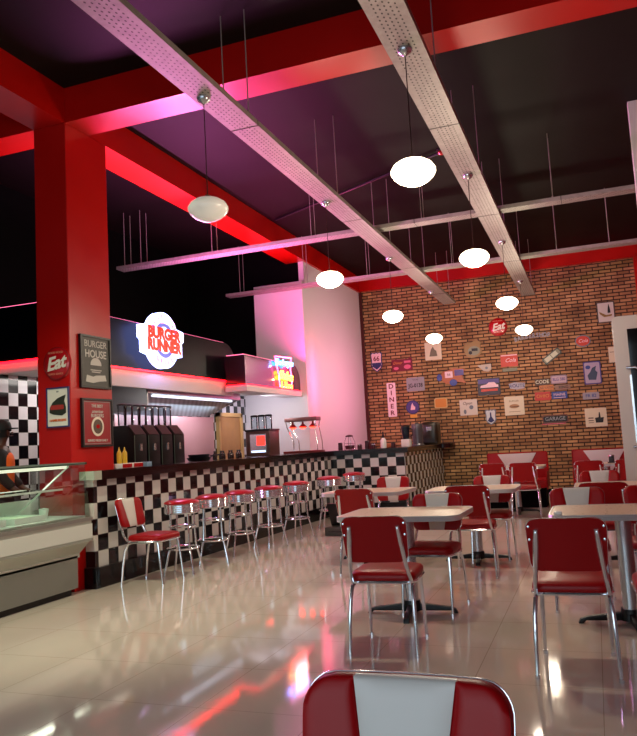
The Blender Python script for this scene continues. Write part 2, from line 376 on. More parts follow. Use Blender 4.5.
# neon milkshake sign on the second canopy
ns = thing('neon_diner_sign', 'small neon sign with pink cup outline, blue and yellow script on the shorter canopy', 'sign', (-4.99, 11.72, 2.5), basis_rot('side'))
NPK = mat('neon_pink', '#ff90b0', .3, emit='#ff4a80', strength=8); NBL = mat('neon_blue', '#90d8ff', .3, emit='#48b8ff', strength=9); NYE = mat('neon_yellow', '#ffe890', .3, emit='#ffc030', strength=9); NOR = mat('neon_orange', '#ffb080', .3, emit='#ff5a18', strength=8)
G().tube([(-.36, .30, .04), (.36, .34, .04), (.30, .12, .04), (.36, -.06, .04), (.30, -.2, .04), (-.20, -.2, .04), (-.22, -.02, .04)], .012, 8, closed=True).done('cup_outline', NPK, ns)
text_into('Hamburgers', .15, NBL, ns, 'blue_lettering', (.02, .22, .05), shear=.25, offset=.003, extrude=.008, rz=.03)
text_into('Shakes', .21, NYE, ns, 'yellow_lettering', (.07, -.01, .05), shear=.3, offset=.004, extrude=.008, rz=-.03)
text_into('& More', .17, NOR, ns, 'orange_lettering', (.07, -.17, .05), shear=.2, offset=.004, extrude=.008)
G().tube([(.1, .1, .0), (.1, .1, .04)], .006).tube([(-.2, 0, 0), (-.2, 0, .04)], .006).done('standoff', BLACK, ns)

# ------------------------------------------------------------------ hood, back panel, service door
hd = thing('range_hood', 'stainless steel extractor hood with sloping grille filters over the cooking line', 'hood', (-5.8, 9.7, 1.8))
Oh = Vector((-5.8, 9.7, 1.8))
rel(G().box(-5.52, -5.5, 8.35, 11.1, 2.09, 2.2).box(XB + .01, -5.5, 8.35, 8.37, 1.86, 2.2).prism([(-5.52, 2.09), (-5.52, 2.2), (XB + .01, 2.2), (XB + .01, 1.86)], 11.08, 11.1, 'xz').box(XB + .01, -5.5, 8.35, 11.1, 2.2, 2.22), Oh).done('canopy', STEEL, hd)
fm = bpy.data.materials.new('hood_filter_ridges'); fm.use_nodes = True; nt = fm.node_tree; b = nt.nodes['Principled BSDF']; b.inputs['Metallic'].default_value = .4; b.inputs['Roughness'].default_value = .35
wv = nt.nodes.new('ShaderNodeTexWave'); wv.inputs['Scale'].default_value = 5; wv.bands_direction = 'DIAGONAL'; tc = nt.nodes.new('ShaderNodeTexCoord'); nt.links.new(tc.outputs['Object'], wv.inputs['Vector'])
cr = nt.nodes.new('ShaderNodeValToRGB'); cr.color_ramp.elements[0].color = lin('#828b94'); cr.color_ramp.elements[1].color = lin('#a3adb8'); nt.links.new(wv.outputs['Fac'], cr.inputs[0]); nt.links.new(cr.outputs[0], b.inputs['Base Color'])
rel(G().prism([(-5.54, 2.10), (XB + .03, 1.85), (XB + .03, 1.87), (-5.54, 2.12)], 8.38, 11.07, 'xz'), Oh).done('filter', fm, hd)
rel(G().box(-5.60, -5.55, 8.6, 10.9, 2.055, 2.085), Oh).done('hood_lamp', mat('hood_lamp_white', '#ffffff', .4, emit='#dfe9ff', strength=1.6), hd)
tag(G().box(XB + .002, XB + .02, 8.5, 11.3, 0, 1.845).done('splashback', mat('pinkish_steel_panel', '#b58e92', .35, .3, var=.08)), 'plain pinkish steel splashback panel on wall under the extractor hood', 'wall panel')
dr = thing('service_door', 'small light wood service door in the black and white tiled kitchen wall', 'door', (XB, 11.95, 0))
Od = Vector((XB, 11.95, 0))
rel(G().box(XB, XB + .03, 11.48, 12.3, 0, 1.86), Od).done('door_panel', mat('door_wood', '#a87848', .5, var=.2, vscale=5), dr)
rel(G().box(XB, XB + .06, 11.42, 11.49, 0, 1.93).box(XB, XB + .06, 12.29, 12.36, 0, 1.93).box(XB, XB + .06, 11.42, 12.36, 1.86, 1.93), Od).done('door_frame', mat('door_frame_wood', '#c29a62', .5), dr)
rel(G().tube([(XB + .03, 12.2, 1.0), (XB + .08, 12.2, 1.0), (XB + .08, 12.1, 1.0)], .01), Od).done('handle', CHROME, dr)

# ------------------------------------------------------------------ BAR COUNTER
PATH = [(-4.73, 6.18), (-4.53, 12.78), (-3.17, 12.78), (-3.17, YF - .04)]
INNER = [(-4.83, 6.18), (-4.66, 12.9), (-3.3, 12.9), (-3.3, YF - .04)]
ct = thing('bar_counter', 'long bar counter clad in black and white checker tiles with black plinth', 'counter', (-4.73, 6.18, 0))
Oc = Vector((-4.73, 6.18, 0))
TILE_C = checker_mat('counter_checker_tile', .158, '#0c0c0e', '#c9c7c4', vo=-.2)
g = G(); u = 0
pp = [(-4.835, 6.175)] + PATH
for a, b in zip(pp, pp[1:]):
    L = math.dist(a, b)
    if a == PATH[2]: u = .0
    g.quad([(*a, .2), (*b, .2), (*b, 1.07), (*a, 1.07)], [(u, .2), (u + L, .2), (u + L, 1.07), (u, 1.07)]); u += L
# back side of the half wall
q = [INNER[0], INNER[1], INNER[2], INNER[3]]
for a, b in zip(q, q[1:]): g.quad([(*a, 0), (*a, 1.07), (*b, 1.07), (*b, 0)])
rel(g, Oc).done('tiled_front', TILE_C, ct, smooth=0, recalc=False)
def ribbon(path, d0, d1, z0, z1, bev=0):
    # strip following the path between offsets d0..d1 (to the right hand = outward)
    def off(d):
        out = []
        n = len(path)
        for i, p in enumerate(path):
            p = Vector(p)
            dirs = []
            if i > 0: dirs.append((p - Vector(path[i - 1])).normalized())
            if i < n - 1: dirs.append((Vector(path[i + 1]) - p).normalized())
            ns_ = [Vector((v.y, -v.x)) for v in dirs]
            if len(ns_) == 1: out.append(p + ns_[0] * d)
            else:
                m_ = (ns_[0] + ns_[1]).normalized(); out.append(p + m_ * d / max(.3, m_.dot(ns_[0])))
        return [tuple(v) for v in out]
    return off(d1) + list(reversed(off(d0)))
rel(G().prism(ribbon(PATH, -.10, .035, 0, 0), 0, .2, 'xy').box(-4.835, -4.7, 6.145, 6.2, 0, .2), Oc).done('plinth', BLACKG, ct)
top = ribbon([(-4.725, 6.22), (-4.53, 12.78), (-3.17, 12.78), (-3.17, 16.0)], -.1, .07, 0, 0)
rel(G().prism(top, 1.06, 1.15, 'xy'), Oc).done('countertop_edge', DARKWOOD, ct)
rel(G().prism([(-5.35, 6.72), (-4.82, 6.72), (-4.63, 12.88), (-3.27, 12.88), (-3.27, 16.05), (-3.85, 16.05), (-3.85, 13.45), (-4.87, 13.45), (-4.87, 12.58), (-5.35, 12.58)], 1.065, 1.147, 'xy'), Oc).done('worktop', DARKWOOD, ct)
c_end = [(-3.10, 15.6)] + [(-3.10 + .22 * math.sin(a), 15.85 + .3 - .3 * math.cos(a)) for a in [PI / 2 * k / 6 for k in range(7)]] + [(-2.88, YF - .05), (-3.85, YF - .05), (-3.85, 15.6)]
rel(G().prism(c_end, 1.061, 1.149, 'xy'), Oc).done('rounded_end_top', DARKWOOD, ct)
rel(G().box(-4.838, -4.655, 6.10, 6.219, 1.061, 1.149), Oc).done('marble_end_piece', mat('pale_marble', '#a9b0a2', .2, var=.15), ct)
rel(G().box(-5.3, -4.95, 6.8, 12.5, 0, 1.06), Oc).done('back_cabinet', BLACK, ct)

# ------------------------------------------------------------------ CHAIR
def chair_proto():
    t = thing('diner_chair', '', 'chair')
    W = .205
    def back_pt(x, v, y):   # v 0..1 up the backrest; slight recline and curve
        z = .56 + .283 * v
        yy = -.26 - .075 * v + .45 * x * x + y
        return Vector((x, yy, z))
    def halfw(v):
        r = .06; h = .283
        z = v * h
        w = W - .012 * (1 - v)
        if z > h - r: w -= r - math.sqrt(max(0, r * r - (z - (h - r)) ** 2))
        r2 = .05
        if z < r2: w -= r2 - math.sqrt(max(0, r2 * r2 - (r2 - z) ** 2))
        return w
    VS = [0, .02, .05, .09, .15, .3, .45, .6, .75, .82, .87, .91, .94, .965, .985, 1.0]
    def pad(x0f, x1f, d0, d1, puff=True, nu=8):
        g = G(); rows = []
        for v in VS:
            a, b_ = x0f(v), x1f(v); row = []
            for i in range(nu + 1):
                x = a + (b_ - a) * i / nu
                e = min(1, (1 - abs(2 * i / nu - 1)) * 3.0) * min(1, v * 8, (1 - v) * 10)
                e = .7 + .3 * math.sqrt(max(0, e)) if puff else 1
                row.append((back_pt(x, v, d0), back_pt(x, v, d0 + (d1 - d0) * e)))
            rows.append(row)
        F = [[g.bm.verts.new(p[1]) for p in r] for r in rows]; B = [[g.bm.verts.new(p[0]) for p in r] for r in rows]
        n, m_ = len(rows), nu
        for i in range(n - 1):
            for j in range(m_):
                g.bm.faces.new((F[i][j], F[i][j + 1], F[i + 1][j + 1], F[i + 1][j])); g.bm.faces.new((B[i][j], B[i + 1][j], B[i + 1][j + 1], B[i][j + 1]))
        for i in range(n - 1):
            g.bm.faces.new((F[i][0], F[i + 1][0], B[i + 1][0], B[i][0])); g.bm.faces.new((F[i][m_], B[i][m_], B[i + 1][m_], F[i + 1][m_]))
        for j in range(m_):
            g.bm.faces.new((F[0][j], B[0][j], B[0][j + 1], F[0][j + 1])); g.bm.faces.new((F[-1][j], F[-1][j + 1], B[-1][j + 1], B[-1][j]))
        return g
    sw = lambda v: min(.058 + .042 * v, halfw(v))
    h = halfw
    pad(lambda v: -h(v), h, 0, .012, False, 12).done('backrest', RED, t, smooth=50)
    pad(lambda v: -h(v) + .003, lambda v: -sw(v), .013, .042).done('backrest_pad', RED, t, smooth=60)
    pad(sw, lambda v: h(v) - .003, .013, .042).done('backrest_pad', RED, t, smooth=60)
    pad(lambda v: -sw(v), sw, .013, .0445).done('stripe', WHITE_V, t, smooth=60)['label'] = 'cream stripe'
    rim = [back_pt(h(v), v, .002) for v in VS[1:-1]] + [back_pt(x, 1, .002) for x in (h(1) * .98, h(1) * .5, 0, -h(1) * .5, -h(1) * .98)] + [back_pt(-h(v), v, .002) for v in reversed(VS[1:-1])] + [back_pt(-h(0) * .9, 0, .012), back_pt(0, 0, .012), back_pt(h(0) * .9, 0, .012)]
    G().tube(rim, .0024, 6, closed=True).done('chrome_trim', CHROME, t)
    # seat
    out = rrect(.41, .40, .07, 6, 0, .02)
    g = G(); t0 = bmesh.new()
    lay = [(.96, .425), (1.0, .432), (1.015, .45), (1.0, .47), (.95, .482), (.8, .49), (.5, .495), (.2, .497)]
    rings = []
    for s_, z in lay: rings.append([t0.verts.new((x * s_, (y - .02) * s_ + .02, z)) for x, y in out])
    for A, B in zip(rings, rings[1:]):
        for k in range(len(A)): k2 = (k + 1) % len(A); t0.faces.new((A[k], A[k2], B[k2], B[k]))
    t0.faces.new(rings[-1]); t0.faces.new(list(reversed(rings[0]))); g.merge(t0)
    g.done('seat', RED, t, smooth=60)
    o2 = [(x * 1.0, (y - .02) * 1.0 + .02, .427) for x, y in out]
    G().tube(o2, .010, 6, closed=True).done('seat_frame', CHROME, t)
    for s_ in (-1, 1):
        G().tube([(s_ * .175, .18, .42), (s_ * .178, .19, .38), (s_ * .182, .205, .25), (s_ * .186, .235, .006)], [.0125, .0125, .012, .010], 10).tube([(s_ * .186, .235, .0), (s_ * .186, .235, .018)], .0135, 10).done('leg', CHROME, t)
        G().tube([(s_ * .178, .08, .415), (s_ * .185, -.10, .415), (s_ * .19, -.16, .40), (s_ * .197, -.195, .33), (s_ * .203, -.222, .18), (s_ * .207, -.24, .006)], [.0125] * 5 + [.010], 10).tube([(s_ * .207, -.24, .0), (s_ * .207, -.24, .018)], .0135, 10).done('leg', CHROME, t)
        # upright strap behind the backrest, flattened at the top
        up = [(s_ * .188, -.17, .43), (s_ * .182, -.215, .48), (s_ * .172, -.252, .56), (s_ * .158, -.292, .70), (s_ * .150, -.315, .785)]
        g = G().tube(up, [.011, .012, .013, .016, .012], 10); g.done('upright', CHROME, t)
        G().lathe([(0, .004), (.006, .003), (.007, 0)], seg=10, M=Matrix.Translation((s_ * .152, -.328, .77)) @ Matrix.Rotation(PI / 2, 4, 'X')).lathe([(0, .004), (.006, .003), (.007, 0)], seg=10, M=Matrix.Translation((s_ * .188, -.313, .80)) @ Matrix.Rotation(PI / 2, 4, 'X')).lathe([(0, .004), (.006, .003), (.007, 0)], seg=10, M=Matrix.Translation((s_ * .188, -.292, .73)) @ Matrix.Rotation(PI / 2, 4, 'X')).done('screw', CHROME, t)
    return t
CH = chair_proto(); used = False
def chair(x, y, rz, label, group=None):
    global used
    o = place(CH, used, (x, y, 0), rz, label, group); used = True; return o
R = math.radians
chair(-.385, 1.125, R(180), 'nearest chair, red and cream backrest cropped by the bottom edge of the photo')
chair(-1.325, 4.67, R(3), 'red chair seen from behind at the nearest left table, photo centre')
chair(-1.26, 5.72, R(178), 'red and cream chair tucked on far side of the nearest left table, facing the camera')
chair(-.195, 4.42, R(1), 'red chair seen from behind at the nearest right table, fully in view')
chair(.335, 4.42, R(3), 'red chair seen from behind cut off by the right edge at the nearest right table')
chair(-.18, 5.90, R(180), 'red and cream chair facing camera across the nearest right table, left one')
chair(.37, 5.95, R(181), 'red and cream chair facing camera at nearest right table, cut by right photo edge')
chair(-1.16, 7.15, R(3), 'red chair seen from behind at the second left table, showing its seat and legs')
chair(-1.11, 8.05, R(180), 'red and cream chair facing camera behind the second left table')
chair(.02, 7.02, R(0), 'red chair seen from behind at second right table, just beyond facing cream striped chair')
chair(.0, 8.25, R(180), 'red and cream chair facing camera behind the second right table near white door')
chair(-2.22, 7.2, R(-6), 'red chair seen from behind at the round edged table nearest the bar stools')
chair(-2.36, 8.6, R(183), 'red and cream chair facing camera in front of checkered bar end')
chair(-1.53, 11.95, R(0), 'red chair seen from behind at the left booth table, left one of the pair')
chair(-1.07, 11.85, R(0), 'red chair seen from behind at the left booth table, right one of the pair')
chair(-.13, 11.6, R(0), 'red chair seen from behind at right booth table, fully visible left one')
chair(.42, 11.6, R(0), 'red chair seen from behind at right booth table, half hidden by the white door')
chair(-4.31, 6.56, R(-92), 'red and cream chair standing sideways against the checkered counter beside first stool')

# ------------------------------------------------------------------ TABLES
def table_proto(w, d, r=.09):
    t = thing('diner_table', '', 'table')
    G().prism(rrect(w, d, r, 6), .72, .748, 'xy').done('tabletop', LAMINATE, t)
    g = G(); out = rrect(w + .012, d + .012, r + .006, 6)
    for z in (.716, .7255, .735, .7445): g.tube([(x, y, z) for x, y in out], .0062, 6, closed=True)
    g.done('chrome_edge', mat('ribbed_aluminium', '#d3d8de', .3, .55), t)
    G().lathe([(0, .035), (.052, .035), (.052, .71), (.10, .712), (.10, .72), (0, .72)], seg=24).done('column', CHROME_B, t)
    g = G()
    for k in range(4):
        a = k * PI / 2 + .12; c, s_ = math.cos(a), math.sin(a)
        M = Matrix.Rotation(a, 4, 'Z')
        tmp = G(); tmp.prism([(.0, .075), (.08, .07), (.28, .045), (.325, .03), (.34, 0), (.31, 0), (.29, .02), (.06, .02), (0, .02)], -.022, .022, 'xz', bev=.004)
        g.merge(tmp.bm, M)
    g.lathe([(0, .1), (.06, .095), (.07, .06), (.07, .02), (0, .02)], seg=16)
    g.done('base', BLACK, t)
    return t
TB = table_proto(.90, .70); tu = False
def table(x, y, rz, label):
    global tu
    o = place(TB, tu, (x, y, 0), rz, label); tu = True; return o
table(-1.40, 5.56, R(-1), 'beige topped table nearest left with chrome edge and black cross foot')
table(.12, 5.44, 0, 'beige topped table cut by right photo edge, nearest right')
table(-1.25, 7.92, 0, 'beige topped table second in left row, before the booths')
table(.22, 7.86, 0, 'beige topped table second in right row, in front of white framed door')
table(-2.42, 8.0, R(-4), 'beige topped table nearest the bar stools and counter end')
table(-1.27, 12.55, 0, 'beige topped table standing in front of the left red booth')
table(.12, 12.5, 0, 'beige topped table standing in front of the right red booth')
tag(G().box(-.30, -.25, 5.12, 5.17, .7485, .772, bev=.006).done('napkin_packet', WHITEG), 'small white packet on near edge of the nearest right table', 'packet')
nd = thing('condiment_stand', 'small dark condiment stand on the right booth table', 'condiment stand', (.2, 12.5, .75))
G().box(-.06, .06, -.04, .04, 0, .015).box(-.04, .04, -.025, .025, .015, .10, bev=.006).done('body', mat('dark_grey_plastic', '#2c2c30', .4), nd)
G().lathe([(0, .125), (.04, .12), (.045, .10), (0, .10)]).done('lid', STEEL, nd)

# ------------------------------------------------------------------ BOOTHS
def booth_proto():
    t = thing('diner_booth', '', 'booth')
    W = .53
    G().box(-W + .04, W - .04, -.60, .02, 0, .33).done('base', BLACKWALL, t)
    G().box(-W + .01, W - .01, -.64, -.08, .33, .48, bev=.03).done('seat', RED, t, smooth=50)
    G().box(-W, W, -.06, .06, .30, .94, bev=.02).done('backrest', RED, t, smooth=50)
    G().prism([(-.34, .92), (.34, .92), (.22, .72), (.08, .50), (-.08, .50), (-.22, .72)], -.085, -.055, 'xz', bev=.006).done('stripe', WHITE_V, t)['label'] = 'cream tapered stripe'
    G().tube([(-W, -.062, .33), (-W, -.062, .92), (-W + .02, -.062, .938), (W - .02, -.062, .938), (W, -.062, .92), (W, -.062, .33)], .008, 6).done('piping', RED, t)
    for s_ in (-1, 1): G().box(s_ * W - (.02 if s_ > 0 else 0), s_ * W + (.02 if s_ < 0 else 0), -.62, -.06, .30, .60, bev=.008).done('side_panel', RED, t)
    return t
B1 = booth_proto()
place(B1, False, (-1.37, 13.95, 0), 0, 'red booth bench with cream tapered stripe, left one against brick wall')
place(B1, True, (.11, 13.95, 0), 0, 'red booth bench with cream tapered stripe, right one partly behind white door frame')

# ------------------------------------------------------------------ STOOLS
def stool_proto():
    t = thing('bar_stool', '', 'stool')
    G().lathe([(0, .795), (.08, .79), (.14, .78), (.18, .765), (.19, .752), (.185, .742), (0, .742)], seg=32).done('seat', mat('bright_red_vinyl', '#a50c16', .28, coat=.3), t, smooth=60)
    prof = [(0, .742)]
    for k in range(5):
        z = .74 - k * .0195; prof += [(.186, z), (.19, z - .005), (.19, z - .012), (.184, z - .0175)]
    prof += [(.18, .64), (0, .64)]
    G().lathe(prof, seg=32).done('ribbed_band', CHROME, t, smooth=25)
    for k in range(4):
        a = PI / 4 + k * PI / 2 + .2; c, s_ = math.cos(a), math.sin(a)
        G().tube([(r * c, r * s_, z) for r, z in ((.135, .645), (.14, .5), (.15, .30), (.155, .27), (.17, .235), (.215, .06), (.222, .004))], .0115, 10).tube([(.222 * c, .222 * s_, 0), (.222 * c, .222 * s_, .018)], .014, 10).done('leg', CHROME, t)
    for r, z, q in ((.142, .50, .008), (.168, .275, .010)):
        G().tube([(r * math.cos(2 * PI * k / 28), r * math.sin(2 * PI * k / 28), z) for k in range(28)], q, 8, closed=True).done('foot_ring', CHROME, t)
    return t
ST = stool_proto(); GS = 'red topped chrome stools along the checkered counter'
for i, (x, y, lb) in enumerate([(-4.22, 7.00, 'first bar stool, right beside the striped chair by the counter'), (-4.20, 7.62, 'second bar stool from the striped chair, nearest end of the counter row'),
    (-4.13, 8.2, 'third bar stool from the striped chair along checkered counter'), (-4.06, 8.9, 'fourth bar stool, middle of the row of seven'), (-4.02, 9.75, 'fifth bar stool from the striped chair, before the gap'),
    (-3.92, 10.85, 'sixth bar stool, standing behind the dark open case'), (-3.85, 11.9, 'seventh bar stool, farthest, nearest the inner corner of the counter')]):
    place(ST, i > 0, (x, y, 0), R(17 * i), 'red topped chrome ' + lb, GS)

# dark open case on the floor
bg = thing('open_case', 'dark open case with raised lid on the floor below the farther bar stools', 'case', (-3.5, 10.0, 0), R(-8))
G().box(-.17, .17, -.12, .12, 0, .12, bev=.015).done('box', mat('grey_green_case', '#4c4c44', .5), bg)
G().prism([(.0, 0), (.02, 0), (-.10, .33), (-.12, .32)], -.17, .20, 'yz', bev=.004).done('lid', mat('black_case_lid', '#0d0d10', .35), bg).location = (0, .10, .115)
G().tube([(-.10, -.125, .06), (-.09, -.15, .065), (.09, -.15, .065), (.10, -.125, .06)], .007).done('handle', BLACK, bg)

# ------------------------------------------------------------------ DISPLAY CASE
dc = thing('display_case', 'long white refrigerated glass display counter beside the red column', 'display case', (-4.66, 5.95, 0))
Od = Vector((-4.725, 5.95, 0)); Y0, Y1 = 3.0, 5.955
CASE = mat('case_grey_white', '#b5b8ae', .3); CASE_D = mat('case_grey_base', '#8b8e86', .35)
rel(G().box(-5.40, -4.80, Y0, Y1 - .03, .06, .36), Od).done('base', CASE_D, dc)
rel(G().box(-5.36, -4.84, Y0 + .1, Y1 - .08, 0, .06), Od).done('kick', BLACK, dc)
rel(G().prism([(-4.80, .34), (-4.80, .38), (-4.67, .50), (-4.655, .52), (-4.655, .705), (-4.67, .715), (-5.42, .715), (-5.42, .34)], Y0, Y1, 'xz'), Od).done('body', CASE, dc)
rel(G().box(-4.655, -4.645, Y0, Y1, .525, .66), Od).done('front_panel', mat('case_panel_light', '#cfd3cd', .25), dc)
rel(G().box(-4.66, -4.64, Y0, Y1 + .005, .69, .722), Od).done('front_rail', mat('grey_aluminium', '#9fa39e', .3, .6), dc)
rel(G().box(-4.665, -4.64, Y0, Y1 + .005, .50, .522), Od).done('bumper', GREYPL, dc)
rel(G().box(-5.36, -4.70, Y0 + .04, Y1 - .03, .716, .74), Od).done('deck', WHITEG, dc)
rel(G().box(-5.42, -5.38, Y0, Y1, .715, .90), Od).done('rear_wall', WHITEG, dc)
rel(G().quad([(-4.67, Y0, .722), (-4.67, Y1, .722), (-4.72, Y1, 1.225), (-4.72, Y0, 1.225)]), Od).done('front_glass', PANE, dc)
rel(G().quad([(-4.67, Y1, .722), (-5.38, Y1, .722), (-5.38, Y1, 1.225), (-4.72, Y1, 1.225)]), Od).done('end_glass', PANE, dc)
rel(G().box(-5.38, -4.70, Y0, Y1 + .01, 1.225, 1.235), Od).done('top_glass', thin_glass('frosty_top_glass', '#b9d2c8'), dc)
rel(G().box(-4.725, -4.70, Y0, Y1 + .01, 1.222, 1.245).box(-5.39, -5.36, Y0, Y1 + .01, 1.222, 1.245).box(-5.38, -4.70, Y1 - .01, Y1 + .012, 1.222, 1.245), Od).done('top_frame', mat('green_grey_edge', '#7d9389', .25, .3), dc)
rel(G().box(-5.30, -4.86, Y0 + .1, Y1 - .15, .995, 1.003), Od).done('glass_shelf', thin_glass('shelf_glass', '#cfe6dc'), dc)
rel(G().box(-4.868, -4.855, Y0 + .1, Y1 - .15, .99, 1.008).box(-5.30, -5.29, Y0 + .1, Y1 - .15, .99, 1.008), Od).done('shelf_rail', WHITEG, dc)
rel(G().tube([(-5.34, Y1 - .25, .76), (-4.75, Y1 - .2, 1.215)], .009), Od).done('support_rod', WHITEG, dc)
rel(G().box(-4.80, -4.765, Y0 + .15, Y1 - .2, 1.195, 1.22), Od).done('light_tube', mat('case_light_tube', '#ffffff', .3, emit='#fff4d8', strength=.9), dc)
for i, (y, hgt) in enumerate(((4.85, .06), (5.35, .05))):
    tr = thing('food_tray', ('white tray in the display case, farther from the red column', 'white tray in the display case, nearer the red column')[i], 'tray', (-5.02, y, .741), 0, 'white trays in the display case')
    G().box(-.25, .25, -.2, .2, 0, .01).box(-.25, -.24, -.2, .2, .01, hgt).box(.24, .25, -.2, .2, .01, hgt).box(-.24, .24, -.2, -.19, .01, hgt).box(-.24, .24, .19, .2, .01, hgt).done('pan', WHITEG, tr)
    G().box(-.23, .23, -.18, .18, .012, hgt - .01, bev=.01).done('liner', mat('cream_liner', '#e8e4d4', .6), tr)
cup = thing('white_cup', 'small white cup standing inside display case near the red column', 'cup', (-4.95, 5.72, .741))
G().lathe([(0, 0), (.035, 0), (.045, .07), (.045, .085), (.04, .085), (.03, .01), (0, .01)], seg=20).done('bowl', WHITEG, cup)
G().lathe([(0, .095), (.02, .09), (.047, .085), (0, .084)], seg=20).done('lid', WHITEG, cup)
pk = tag(G().box(-.06, .06, -.03, .03, 0, .10, bev=.004).done('price_card', mat('pale_card', '#c9d0d4', .6)), 'pale price card on upper glass shelf in the display case', 'card'); pk.location = (-4.95, 5.05, 1.0095)

# ------------------------------------------------------------------ COLUMN SIGNS
SR = mat('enamel_red', '#b0141a', .22, coat=.4); SWH = mat('enamel_white', '#e9e2d2', .35); SDK = mat('print_black', '#17181a', .5); SBL = mat('print_navy', '#2a2f63', .45)
def eat_sign(loc, r, label, squash=1):
    t = thing('eat_sign', label, 'sign', loc, basis_rot('front'))
    G().lathe([(0, .035), (r * .5, .033), (r * .85, .024), (r * .95, .012), (r, 0), (0, 0)], seg=40).done('disc', SR, t, smooth=60)
    text_into('Eat', r * 1.05, SWH, t, 'lettering', (0, -.02 * r, .036), rz=.15, shear=.35, offset=r * .03, extrude=.003)
    text_into('GOOD FOOD', r * .17, mat('faded_gold', '#d98a70', .5), t, 'small_lettering', (0, .62 * r, .031)); text_into('QUICK SERVICE', r * .15, MATS['faded_gold'], t, 'small_lettering', (0, -.63 * r, .031))
    G().tube([(r * .92 * math.cos(2 * PI * k / 36), r * .92 * math.sin(2 * PI * k / 36), .015) for k in range(36)], .005, 6, closed=True).done('rim', mat('dark_red_rim', '#7a0c10', .3), t)
    return t
eat_sign((-4.985, 5.998, 2.24), .172, 'round red Eat button sign on the front of the red column')
def poster(name, label, loc, side, w, h, fr, frmat, bg, depth=.02):
    t = thing(name, label, 'poster', loc, basis_rot(side))
    g = G().box(-w / 2, -w / 2 + fr, -h / 2, h / 2, 0, depth).box(w / 2 - fr, w / 2, -h / 2, h / 2, 0, depth).box(-w / 2 + fr, w / 2 - fr, h / 2 - fr, h / 2, 0, depth).box(-w / 2 + fr, w / 2 - fr, -h / 2, -h / 2 + fr, 0, depth)
    g.done('frame', frmat, t)
    G().box(-w / 2 + fr, w / 2 - fr, -h / 2 + fr, h / 2 - fr, 0, depth * .6).done('print', bg, t)
    return t
p = poster('burger_poster', 'small cream poster with dark burger drawing, blue border, on the red column front', (-4.985, 5.998, 1.80), 'front', .275, .40, .013, SBL, SWH)
z = .013
G().prism([(-.10, -.05), (-.095, .0), (-.06, .05), (.0, .09), (.06, .11), (.10, .12), (.08, .06), (.10, 0), (.10, -.06), (.05, -.085), (-.05, -.07)], z, z + .003, 'xy').done('drawing', mat('burger_dark', '#2c3024', .5), p)
G().prism(rrect(.16, .045, .01, 3, -.005, .0), z + .003, z + .005, 'xy').done('drawing_band', mat('burger_red', '#a8322c', .5), p)
text_into('HAMBURGERS', .032, mat('print_orange', '#d8641e', .5), p, 'lettering', (0, -.13, z + .001), offset=.001)
text_into('EST', .018, SDK, p, 'lettering', (0, .155, z + .001))
p = poster('chalkboard_poster', 'black framed grey chalk style menu board, upper one on the column side', (-4.838, 6.385, 2.27), 'side', .50, .55, .022, BLACK, mat('chalk_grey', '#3d403a', .5), .03)
CH_W = mat('chalk_white', '#c9cac2', .6); z = .019
text_into('BURGER', .10, CH_W, p, 'lettering', (0, .185, z)); text_into('HOUSE', .11, CH_W, p, 'lettering', (0, .08, z), offset=.002)
G().prism([(-.09, -.035)] + [(.09 * math.cos(PI - PI * k / 12), -.03 + .075 * math.sin(PI * k / 12)) for k in range(13)] + [(.09, -.035)], z, z + .003, 'xy').done('burger_drawing', CH_W, p)
G().box(-.09, .09, -.09, -.08, z, z + .003).box(-.07, .07, -.11, -.10, z, z + .003).done('chalk_lines', CH_W, p)
G().prism([(-.17, -.21), (-.15, -.14), (-.05, -.155), (.0, -.14), (.15, -.13), (.17, -.19), (.05, -.2), (-.05, -.22)], z, z + .003, 'xy').done('ribbon_drawing', CH_W, p)
p = poster('red_burger_poster', 'black framed red poster with white oval picture, lower one on the column side', (-4.838, 6.39, 1.64), 'side', .50, .50, .022, BLACK, mat('poster_red', '#98222a', .35), .03)
text_into('THE BEST', .045, CH_W, p, 'lettering', (0, .17, z)); text_into('american', .05, CH_W, p, 'lettering', (0, .115, z), shear=.4); text_into('BURGERS', .05, CH_W, p, 'lettering', (0, .07, z))
G().prism(circ(.10, .10, 28, 0, -.04), z, z + .003, 'xy').done('oval', SWH, p)
G().prism(circ(.075, .075, 24, 0, -.04), z + .003, z + .005, 'xy').done('oval_picture', mat('oval_dark', '#5a4a3c', .5), p)
G().prism(circ(.03, .022, 16, 0, -.04), z + .005, z + .007, 'xy').done('oval_burger', SR, p)
text_into('SERVED FRESH DAILY', .035, CH_W, p, 'lettering', (0, -.185, z))
G().box(-.22, -.212, -.22, .22, z, z + .002).box(.212, .22, -.22, .22, z, z + .002).box(-.22, .22, .212, .22, z, z + .002).box(-.22, .22, -.22, -.212, z, z + .002).done('inner_border', mat('border_grey', '#9c8c8c', .5), p)

